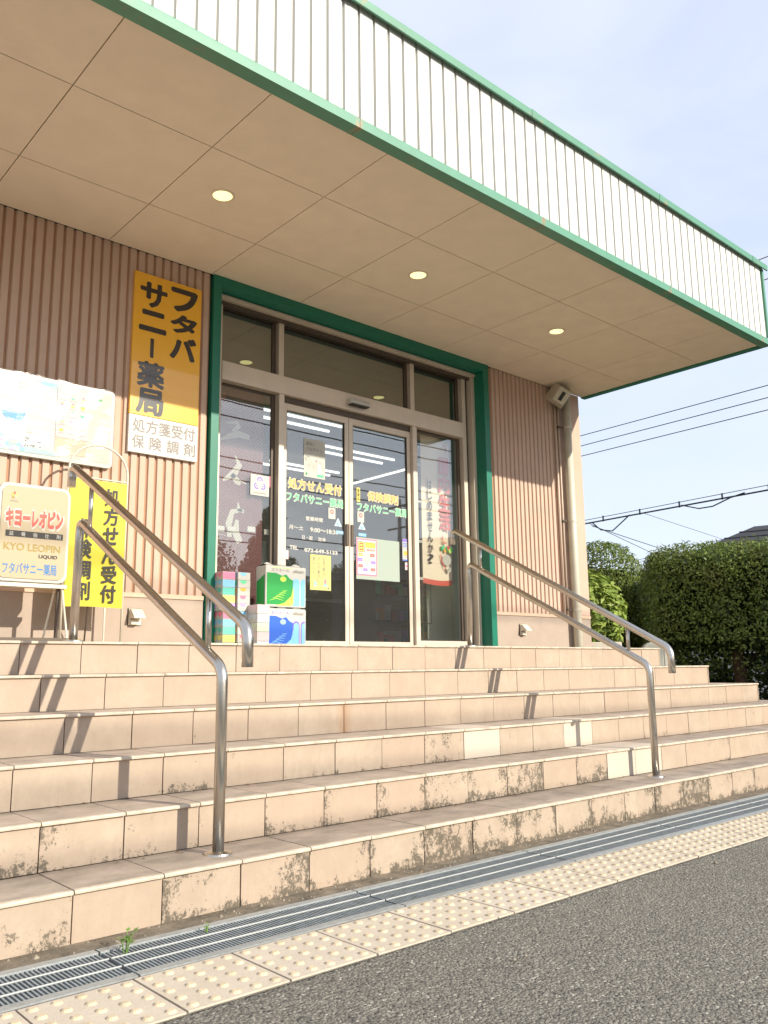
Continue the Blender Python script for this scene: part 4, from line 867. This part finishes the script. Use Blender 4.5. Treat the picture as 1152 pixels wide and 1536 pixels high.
# banner inside the right window
t = thing('shop_banner', 'tall cream banner with red and black Japanese lettering behind the right window', 'banner', (6.37, .34, 1.69))
x0, x1 = 6.285-6.50, 6.745-6.50
q = MB(); n = 12; vs = []
for j in range(n+1):
    for i in range(n+1): u, v = i/n, j/n; vs.append((x0+(x1-x0)*u, -.02*math.sin(u*4.5)*(1-.3*v), 1.60*v-.02*math.sin(u*3.14)*(1-v)))
P_BAN = P('banner_cloth', (.86, .74, .57))
q.add(vs, [(j*(n+1)+i, j*(n+1)+i+1, (j+1)*(n+1)+i+1, (j+1)*(n+1)+i) for j in range(n) for i in range(n)], P_BAN); b = q.build('cloth', t, smooth=True)
for f in b.data.polygons: pass
b.data.materials.append(P_RED)
for f in b.data.polygons:
    if f.index < n: f.material_index = 1
for v in b.data.vertices:
    if n+1 <= v.index < 2*(n+1): v.co.z = .055-.02*math.sin((v.index-n-1)/n*3.14)
q = MB(); vput(q, 'はじめませんか?', x0+.10, .07, 1.12, .115, -.025, P_BLACK, .015); vput(q, '「腸内生活」', x0+.325, .16, 1.60, .205, -.027, P_RED, .035)
cx, cz = x0+.335, .26
for k_ in range(7): disc(q, cx-.07+.025*k_, cz+.12+.018*math.sin(k_*2.1), .022, .028, -.0262-.0002*k_, [P_DGRN, P_GRN, P_ORA, P_DGRN, P_RED, P_LIME, P_DGRN][k_], 9)
disc(q, cx, cz, .068, .06, -.0285, P_WHITE, 16); ribbon(q, [(cx-.09, cz+.06, .012), (cx-.075, cz-.02, .016), (cx-.02, cz-.1, .014)], -.0282, P_RED); disc(q, cx+.03, cz-.10, .035, .03, -.0285, P_FADE, 12)
disc(q, cx+.03, cz-.10, .012, .012, -.0288, P_GREY, 8); q.build('print', b)
for z in (.03, .42, .85, 1.25):
    q = MB(); q.box(x0-.065, x0+.005, -.004, .0, z, z+.028, P_WHITE); q.build('loop', t)
q = MB(); q.tube([(x0-.01, .01, -.60), (x0-.01, .01, 1.6)], .007, M_ALUD, 8); q.tube([(x0+.12, .01, -.42), (x0+.12, .01, 0)], .006, M_BLACK, 8); q.tube([(x0-.2, .01, -.42), (x0+.12, .01, -.42)], .006, M_BLACK, 8); q.build('pole', t)
t = thing('white_panel', 'plain white panel standing behind the banner in the right window', 'panel', (6.60, .60, ZD)); q = MB(); q.box(-.13, .24, 0, .02, 0, 2.3, mat('white_board', (.50, .52, .46), .6, var=.04)); q.build('board', t)
t = thing('pillar', 'grey interior pillar at the right end of the right window', 'pillar', (6.98, .50, ZD)); q = MB(); q.box(-.14, .25, 0, .3, 0, 2.48, mat('grey_pillar', (.30, .31, .29), .7, var=.06)); q.build('shaft', t)

# ------------------------------------------------------------------ weeds
M_WEED = mat('weed_leaf', (.17, .30, .06), .5, var=.2, vs=60)
def weed(x, y, s, n, lab):
    t = thing('weed', lab, 'weed', (x, y, 0))
    for k_ in range(n):
        a = k_*2.4; l = s*random.uniform(.6, 1); q = MB(); p1 = Vector((math.cos(a)*l*.35, math.sin(a)*l*.35, l))
        q.tube([(0, 0, -.03), tuple(p1*.6), tuple(p1)], [.0016, .0014, .001], M_WEED, 5)
        for b in range(4):
            f_ = .45+.18*b; c0 = p1*f_; d = Vector((math.cos(a+b*2.1), math.sin(a+b*2.1), .35))*l*.36; sd_ = d.cross(Vector((0, 0, 1))).normalized()*l*.13
            q.add([c0, c0+d*.5+sd_, c0+d, c0+d*.5-sd_], [(0, 1, 2, 3)], M_WEED)
        q.build('stem', t)
weed(1.20, -3.47, .062, 6, 'bright green weed growing through the drain grate at the left'); weed(1.475, -3.46, .026, 4, 'tiny green weed sprout in the drain grate')

M_PEB = mat('pebble', (.34, .29, .22), .9, var=.4, vs=40); M_DRY = mat('dry_leaf', (.30, .17, .07), .8, var=.3, vs=40)
q = MB()
for i in range(420):
    x, y = random.uniform(.2, 8.5), (random.uniform(YA+.005, YK[1]-.005) if i % 5 else random.uniform(-4.6, -3.7)); r_ = random.uniform(.0018, .0055)*(1 if i % 9 else 1.8)
    q.add([(x+r_*random.uniform(.7, 1.3)*math.cos(a), y+r_*random.uniform(.7, 1.3)*math.sin(a), .004) for a in (0, 1.3, 2.5, 3.8, 5)]+[(x, y, .004+r_*1.1)], [(0, 1, 5), (1, 2, 5), (2, 3, 5), (3, 4, 5), (4, 0, 5)], M_PEB)
stuff(q.build('gravel'))
q = MB()
for i in range(110):
    k_ = random.choice((1, 1, 2, 2, 3, 0)); x = random.uniform(1, 8); y = YK[k_]+.27+random.uniform(-.03, .02) if k_ else random.uniform(YA, YK[1]); z = ZK[k_]+.003; a = random.uniform(0, 6); l = random.uniform(.006, .016)
    c_, s_ = math.cos(a)*l, math.sin(a)*l; q.add([(x-c_, y-s_, z), (x+s_*.4, y-c_*.4, z+.003), (x+c_, y+s_, z+.002), (x-s_*.4, y+c_*.4, z+.004)], [(0, 1, 2, 3)], M_DRY)
stuff(q.build('leaf_litter'))
# ------------------------------------------------------------------ foliage
def leafmat(name, a, b, c):
    m, t, p = newmat(name); g = pos(t); gi = node(t, 'ShaderNodeNewGeometry')
    n = noise(t, g, 2.3, 4, .6); v = gi.outputs['Random Per Island']
    k = mixc(t, v, a, b); k = mixc(t, math_(t, 'MULTIPLY', ramp(t, n, .45, .7), .6), k, c)
    L(t, k, p.inputs['Base Color']); p.inputs['Roughness'].default_value = .5; p.inputs['Specular IOR Level'].default_value = .35
    tl_ = node(t, 'ShaderNodeBsdfTranslucent'); L(t, k, tl_.inputs[0]); mx_ = node(t, 'ShaderNodeMixShader'); mx_.inputs[0].default_value = .25
    L(t, p.outputs[0], mx_.inputs[1]); L(t, tl_.outputs[0], mx_.inputs[2]); L(t, mx_.outputs[0], t.nodes['Material Output'].inputs[0]); return m
M_HEDGE = leafmat('hedge_leaf', (.07, .13, .02), (.29, .37, .085), (.22, .20, .06))
M_BUSH = leafmat('bush_leaf', (.08, .13, .02), (.24, .30, .06), (.13, .17, .03))
M_SHRUB = leafmat('shrub_leaf', (.17, .27, .045), (.38, .46, .10), (.26, .34, .06))
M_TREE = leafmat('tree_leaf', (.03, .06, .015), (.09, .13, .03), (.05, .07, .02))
M_BARK = mat('bark', (.14, .085, .05), .9, var=.35, vs=14, bstr=.6, bs=30)
M_BARKD = mat('dark_branch', (.03, .024, .018), .9, var=.2)
def leaves(P_, N_, size, aspect, m, name, parent, jitter=.9):
    """P_: points, N_: outward normals; one small folded face each"""
    n = len(P_); r = RNG.normal(size=(n, 3)); nn = N_+jitter*r*.6; nn /= np.linalg.norm(nn, axis=1)[:, None]
    t1 = np.cross(nn, RNG.normal(size=(n, 3))); t1 /= np.linalg.norm(t1, axis=1)[:, None]; t2 = np.cross(nn, t1)
    s = size*RNG.uniform(.6, 1.3, n)[:, None]
    V = np.stack([P_-t1*s*.5, P_+t2*s*.5*aspect+nn*s*.1, P_+t1*s*.5, P_-t2*s*.5*aspect+nn*s*.1], 1).reshape(-1, 3)
    me = bpy.data.meshes.new(name); me.vertices.add(4*n); me.vertices.foreach_set('co', V.ravel()); me.loops.add(4*n); me.loops.foreach_set('vertex_index', np.arange(4*n, dtype=np.int32))
    me.polygons.add(n); me.polygons.foreach_set('loop_start', np.arange(0, 4*n, 4, dtype=np.int32)); me.materials.append(m); me.update(calc_edges=True)
    o = bpy.data.objects.new(name, me); COL.objects.link(o); o.parent = parent; return o
def vnoise(p, f, seed):
    rs = np.random.default_rng(seed); o = np.zeros(len(p))
    for _ in range(6):
        k = rs.normal(size=3)*f; o += np.sin(p@k+rs.uniform(0, 6.28))
    return o/6
def superell(n, a, b, c, e, depth, f, seed, amp=.07):
    """points through the outer layer of a clipped rounded block (half sizes a, b, c)"""
    d = RNG.normal(size=(n, 3)); d /= np.linalg.norm(d, axis=1)[:, None]
    q = np.abs(d/np.array([a, b, c])); r = (q**e).sum(1)**(-1/e); p = d*r[:, None]
    nrm = np.sign(d)*(np.abs(p/np.array([a, b, c]))**(e-1))/np.array([a, b, c]); nrm /= np.linalg.norm(nrm, axis=1)[:, None]
    k = vnoise(p, f, seed)*amp+vnoise(p, f*3, seed+1)*amp*.6
    dep = -np.abs(RNG.normal(size=n))*depth
    return p+nrm*(k+dep)[:, None]+RNG.normal(size=(n, 3))*.012, nrm
def uniform_block(n, hx, hy, hz, e, depth, f, seed, amp):
    # even coverage for long blocks: sample the box faces, then round
    A_ = np.array([hy*hz, hy*hz, hx*hz, hx*hz, hx*hy, hx*hy*.4]); k = RNG.choice(6, n, p=A_/A_.sum()); u = RNG.uniform(-1, 1, (n, 3))
    ax = k//2; sg = np.where(k % 2 == 0, 1., -1.); sg = np.where(ax == 2, np.where(k == 4, 1., -1.), sg); u[np.arange(n), ax] = sg
    rad = .46; H_ = np.array([hx, hy, hz]); p = u*H_; core_ = np.clip(p, -(H_-rad), H_-rad); d = p-core_; l = np.linalg.norm(d, axis=1)[:, None]; nrm = d/l
    p = core_+nrm*rad; kk = vnoise(p, f, seed)*amp+vnoise(p, f*3, seed+1)*amp*.6
    return p+nrm*(kk-np.abs(RNG.normal(size=n))*depth)[:, None]+RNG.normal(size=(n, 3))*.015, nrm
# clipped hedge
hd_c = Vector((12.37, -2.80, 0)); ang = math.atan2(-1.75, .5)
t = thing('clipped_hedge', 'large clipped dark green hedge tree with flat rounded top, at the right', 'hedge', hd_c); t.rotation_euler.z = ang
p, n_ = uniform_block(105000, 3.75, 1.0, .93, 4, .09, 3.2, 3, .06)
p[:, 2] += 1.54
low = p[:, 2] < 1.12; keep = ~low | (RNG.random(len(p)) < .22); p = p[keep]; n_ = n_[keep]
leaves(p, n_, .048, .45, M_HEDGE, 'crown', t)
q0_ = 0; q = RNG.uniform(-1, 1, (16000, 3))*np.array([3.5, .72, .62])+np.array([0, 0, 1.66]); sp = p[RNG.choice(len(p), 5000)]; k_ = sp[:, 2] > 1.3; sp = sp[k_]; sn = RNG.normal(size=(len(sp), 3)); leaves(sp+np.array([0, 0, 1])*np.abs(RNG.normal(size=(len(sp), 1)))*.035-np.array([0, 1, 0])*np.abs(RNG.normal(size=(len(sp), 1)))*.03, sn, .075, .22, M_HEDGE, 'shoots', t)
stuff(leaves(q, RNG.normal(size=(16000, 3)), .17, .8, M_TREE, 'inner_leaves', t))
for k_, (lx, ly) in enumerate(((-2.6, 0), (-1.45, -.1), (-.2, .1), (1.2, 0), (2.6, .1))):
    q = MB(); q.tube([(lx, ly, -.05), (lx+.02, ly, .4), (lx-.02, ly+.03, .9), (lx+.05, ly, 1.6)], [.14, .10, .085, .05], M_BARK, 10)
    for a in range(4):
        b = a*1.6+k_; q.tube([(lx, ly, .7+.15*a), (lx+.5*math.cos(b), ly+.35*math.sin(b), 1.25+.1*a)], [.035, .012], M_BARKD, 6)
    q.build('trunk', t, smooth=True)
# dark leaf row added behind, to the ground, for the shade beyond
t = thing('added_shade_hedge', 'added dark leaf row standing in for the shade behind the clipped hedge', 'hedge', (14.3, -1.6, 0)); t.rotation_euler.z = ang
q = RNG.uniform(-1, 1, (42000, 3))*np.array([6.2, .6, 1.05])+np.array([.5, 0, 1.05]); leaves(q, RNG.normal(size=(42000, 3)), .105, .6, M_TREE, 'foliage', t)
q = MB()
for k_ in range(14): x = -4.9+k_*.75; q.tube([(x, 0, 0), (x+.1, .05, 1.7)], [.04, .02], M_BARKD, 6)
q.build('stems', t)
# round bush, shrub
t = thing('round_bush', 'tall rounded clipped green bush just right of the building corner', 'bush', (11.75, 2.05, 0))
p, n_ = superell(30000, .66, .85, 1.22, 2.6, .06, 3.5, 9, .05); p[:, 2] += 1.60; leaves(p, n_, .055, .4, M_BUSH, 'crown', t); q = MB(); q.tube([(0, 0, -.02), (0, 0, 1.3)], [.09, .05], M_BARK, 8); q.build('trunk', t)
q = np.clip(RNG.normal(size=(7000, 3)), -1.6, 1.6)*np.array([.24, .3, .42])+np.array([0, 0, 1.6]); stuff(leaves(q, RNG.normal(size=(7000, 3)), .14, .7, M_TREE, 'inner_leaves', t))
t = thing('broadleaf_shrub', 'bright yellow green broadleaf shrub against the building corner', 'shrub', (9.88, .95, 0))
d = RNG.normal(size=(2600, 3)); d /= np.linalg.norm(d, axis=1)[:, None]; rr = RNG.uniform(.55, 1, 2600)**.6
sh_p = d*rr[:, None]*np.array([.52, .55, .62])*(1+.14*vnoise(d, 4, 4))[:, None]+np.array([0, 0, 1.50]); leaves(sh_p, d+np.array([0, 0, .7]), .13, .36, M_SHRUB, 'crown', t, .8)
for k_ in range(7): q = MB(); a = k_*.9; q.tube([(0, 0, 0), (.1*math.cos(a), .1*math.sin(a), .6), (.35*math.cos(a), .35*math.sin(a), 1.5)], [.02, .015, .006], M_BARKD, 6); q.build('stem', t)
t = thing('small_bush', 'yellowish bush top showing in the gap between round bush and hedge', 'bush', (15.6, 4.3, 0)); p, n_ = superell(9000, .8, .8, 1.1, 2.2, .08, 3, 12, .07); p[:, 2] += 1.55; leaves(p, n_, .07, .5, M_HEDGE, 'crown', t); q = MB(); q.tube([(0, 0, 0), (0, 0, 1.2)], [.07, .04], M_BARK, 8); q.build('trunk', t)
t = thing('low_bush', 'vivid green low bush at the right edge below the hedge', 'bush', (11.05, -2.15, 0)); p, n_ = superell(5000, .42, .55, .5, 2.2, .08, 3, 15, .07); p[:, 2] += .55; leaves(p, n_, .07, .5, M_BUSH, 'crown', t); q = MB(); q.tube([(0, 0, 0), (0, 0, .4)], [.04, .03], M_BARK, 8); q.build('trunk', t)
# planting bed
g = MB(); g.add([(9.2, 6, .02), (9.2, -3.1, .02), (17, -7, .02), (18, 6, .02)], [(0, 1, 2, 3)], mat('bed_soil', (.055, .04, .028), .95, var=.3, vs=5)); struct(g.build('planting_bed'))
q = RNG.uniform(0, 1, (9000, 3))*np.array([6.5, 8.5, .05])+np.array([9.6, -3.2, .03]); stuff(leaves(q, RNG.normal(size=(9000, 3))*np.array([1, 1, .3]), .07, .2, M_BUSH, 'grass', None))
# pale block and rounded marker beyond the deck
t = thing('low_wall', 'low whitish concrete wall end beside the building corner', 'wall', (9.12, .12, 0)); q = MB(); q.add([(-.16, .2, 0), (.13, -.11, 0), (.28, .05, 0), (0, .36, 0), (-.16, .2, 1.105), (.13, -.11, 1.105), (.28, .05, 1.105), (0, .36, 1.105)], [(3, 2, 1, 0), (4, 5, 6, 7), (0, 1, 5, 4), (1, 2, 6, 5), (2, 3, 7, 6), (3, 0, 4, 7)], mat('white_concrete', (.72, .66, .54), .8, var=.08)); q.build('block', t, bevel=.008)
t = thing('stone_marker', 'rounded grey white stone marker standing beyond the right end of the deck', 'marker', (9.66, -.16, 0)); t.rotation_euler.z = R(-45)
pr = [(-.13, 0), (.12, 0), (.12, .97)]+[(-.005+.125*math.cos(a_), 1.0+.10*math.sin(a_)) for a_ in [math.pi*i/10 for i in range(0, 11)]]+[(-.13, .93)]
q = MB(); q.box(.125, .20, -.05, .05, 0, 1.03, P_FADE); q.prism_y([(x, z) for x, z in pr], -.06, .06, mat('pale_stone', (.42, .42, .36), .8, var=.12)); q.build('stone', t, bevel=.01)

# ------------------------------------------------------------------ neighbouring house and cables
M_ROOF = mat('dark_roof', (.045, .045, .05), .7, var=.15, vs=2); M_HW = mat('house_wall', (.50, .48, .44), .8, var=.05)
def house(cx, cy, rz, w, d, hz, rh, lab, m_w=M_HW):
    t = thing('house', lab, 'house', (cx, cy, 0)); t.rotation_euler.z = rz
    q = MB(); q.box(-w, w, -d, d, 0, hz, m_w); q.build('wall', t)
    q = MB(); e = .5; a = w-d*.9 if w > d else .2
    q.add([(-w-e, -d-e, hz), (w+e, -d-e, hz), (w+e, d+e, hz), (-w-e, d+e, hz), (-a, 0, hz+rh), (a, 0, hz+rh)], [(0, 1, 5, 4), (2, 3, 4, 5), (1, 2, 5), (3, 0, 4), (3, 2, 1, 0)], M_ROOF)
    for k_ in range(1, 9):
        f_ = k_/9
        for sgn in (-1, 1): q.tube([(-(w+e)+(w+e-a)*f_, sgn*(d+e)*(1-f_), hz+rh*f_+.01), ((w+e)-(w+e-a)*f_, sgn*(d+e)*(1-f_), hz+rh*f_+.01)], .03, M_ROOF, 4)
    q.build('roof', t)
    for i in range(3):
        for sgn in (-1, 1):
            x = -w*.6+i*w*.6; q = MB(); q.box(x-.6, x+.6, sgn*d-.03, sgn*d+.03, 1.2, 2.4, M_ALUD); wn = q.build('window', t); q = MB(); q.box(x-.54, x+.54, sgn*(d+.035)-.003, sgn*(d+.035)+.003, 1.26, 2.34, mat('far_glass', (.10, .12, .14), .1, var=0)); q.build('pane', wn)
house(28.85, 4.6, ang, 5.6, 3.6, 3.3, 2.1, 'house with a dark grey hipped roof rising above the hedge')
# things across the road, mirrored in the glass
house(28.6, -18.0, R(38), 7.5, 4.5, 4.1, 2.4, 'long dark roofed house across the road, mirrored in the doors', mat('dim_house_wall', (.16, .15, .14), .8))
M_POLE = mat('pole_concrete', (.32, .30, .27), .8, var=.08)
def pole(x, y, h, lab):
    t = thing('utility_pole', lab, 'utility pole', (x, y, 0), 'utility poles'); q = MB(); q.tube([(0, 0, 0), (0, 0, h)], [.17, .11], M_POLE, 12); q.build('pole', t, smooth=True)
    for z in (h-.4, h-1.6): q = MB(); q.box(-.9, .9, -.05, .05, z, z+.08, M_ALUD) if x > 15 and y > -15 else q.box(-.05, .05, -.9, .9, z, z+.08, M_ALUD); q.build('crossarm', t)
pole(21.1, -13.0, 11.6, 'concrete utility pole beyond the right edge of the view'); pole(21.6, 24.0, 11.6, 'concrete utility pole hidden behind the building'); pole(30.5, -26.7, 9.8, 'concrete utility pole across the road mirrored in the right door')
def tree(x, y, h, r, lab):
    t = thing('tree', lab, 'tree', (x, y, 0), 'trees across the road')
    q = MB(); q.tube([(0, 0, 0), (.1, 0, h*.45), (0, .1, h*.8)], [.18, .12, .05], M_BARK, 8); q.build('trunk', t)
    P_ = []; N_ = []
    for k_ in range(7):
        c_ = np.array([random.uniform(-.5, .5)*r, random.uniform(-.5, .5)*r, h*(.5+.5*k_/7)-r*.2]); d = RNG.normal(size=(900, 3)); d /= np.linalg.norm(d, axis=1)[:, None]; P_.append(c_+d*RNG.uniform(.5, 1, (900, 1))*r*(.75-.05*k_)); N_.append(d)
    leaves(np.concatenate(P_), np.concatenate(N_), .20, .6, M_TREE, 'crown', t)
for i, (x, y, h, r) in enumerate(((14.2, -24.0, 6.9, 2.2), (16.4, -23.0, 6.6, 2.1), (20.2, -22.0, 5.3, 1.9), (22.0, -20.9, 5.2, 1.8), (18.1, -21.1, 7.4, 1.0), (10.0, -27.0, 7.2, 2.4), (12.2, -26.0, 7.0, 2.4), (24.4, -20.2, 5.0, 1.9))):
    tree(x, y, h, r, 'slim tree across the road, nearer than the mirrored tree line' if i == 4 else 'bushy tree in the row across the road, mirrored in the glass')
M_WIRE = mat('black_cable', (.03, .03, .035), .6, var=0)
def cable(name, a, b, r, sag, lab, grp='overhead cables'):
    A_, B_ = Vector(a), Vector(b); pts = []
    for i in range(25):
        f_ = i/24; p_ = A_.lerp(B_, f_); p_.z -= sag*4*f_*(1-f_); pts.append(tuple(p_))
    q = MB(); q.tube(pts, r, M_WIRE, 6); return tag(q.build(name), lab, 'cable', grp)
def cz(z, dz=0): return (21.35, 10.5, z), (20.75, -13.0, z+dz)
for z, lab in ((7.78, 'uppermost of the three thin cables right of the building'), (7.46, 'middle of the three thin cables right of the building'), (7.14, 'lowest of the three thin cables right of the building'), (11.20, 'thin cable meeting the canopy corner in the sky'), (10.6, 'thin cable just right of the canopy edge')):
    cable('cable', *cz(z, .15), .012, 0, lab)
cable('cable', *cz(5.02, .35), .023, 0, 'thick black cable bundle above the hedge'); cable('cable', (21.35, 10.5, 5.12), (20.75, -13, 5.55), .010, 0, 'thin hanger wire above the thick cable bundle')
for k_ in range(7):
    y = 8.2-1.25*k_; f_ = (10.5-y)/23.5; zc = 5.02+.35*f_
    q = MB(); q.box(-.012, .012, -.02, .02, -.03, .14, M_WIRE); o = q.build('cable_clip'); o.location = (21.35-.6*f_, y, zc); tag(o, 'small clip on the thick black cable bundle above the hedge', 'clip', 'clips on the cable bundle')
q = MB(); q.tube([(21.3, 8.6, 5.05), (21.29, 8.3, 4.78), (21.28, 7.9, 4.70), (21.27, 7.5, 4.95), (21.26, 7.3, 5.08)], .018, M_WIRE, 6); tag(q.build('cable_loop'), 'black cable loop hanging next to the building corner', 'cable', 'overhead cables')
q = MB(); q.tube([(21.15, 5.6, 5.1), (21.14, 5.1, 4.93), (21.13, 4.7, 4.93), (21.12, 4.2, 5.08), (21.11, 3.8, 5.15)], .018, M_WIRE, 6); tag(q.build('cable_loop'), 'black cable loop hanging from the bundle above the hedge', 'cable', 'overhead cables')
CC = Vector((0, -5.996, .8166))
for (d1, l1, d2, l2, r_, lab) in (((.823, .568, .163), 26, (.862, .507, .122), 33, .010, 'thin cable slanting down from the building corner'), ((.825, .566, .160), 26, (.866, .500, .128), 33, .012, 'thin cable slanting down just above the first slanting one'), ((.855, .517, .1715), 24.5, (.897, .441, .134), 33, .007, 'faint cable slanting down towards the dark roof'), ((.836, .549, .112), 36, (.925, .38, .149), 33, .010, 'faint long cable just above the hedge top'), ((.83, .56, .098), 40, (.857, .515, .106), 38, .03, 'dark cable in the gap between bush and hedge')):
    a_ = CC+Vector(d1)*l1; b_ = CC+Vector(d2)*l2; d_ = (b_-a_)*.08; cable('cable', a_-d_*2 if 'gap' in lab else a_, b_+d_, r_, 0, lab)
# cables over the road behind the viewer, seen in the glass
for (z, y) in ((9.9, -15.2), (9.5, -15.4), (9.1, -15.6), (7.6, -15.0), (7.3, -15.1), (7.0, -15.2), (5.4, -15.3), (5.1, -15.3)):
    cable('cable', (-8, y-.5, z+.3), (36, y, z-.2), .022, .5, '%s dark cable over the road, mirrored in the door glass' % {9.9: 'highest', 9.5: 'second highest', 9.1: 'third highest', 7.6: 'fourth', 7.3: 'fifth', 7.0: 'sixth', 5.4: 'seventh', 5.1: 'lowest'}[z], 'cables mirrored in the glass')
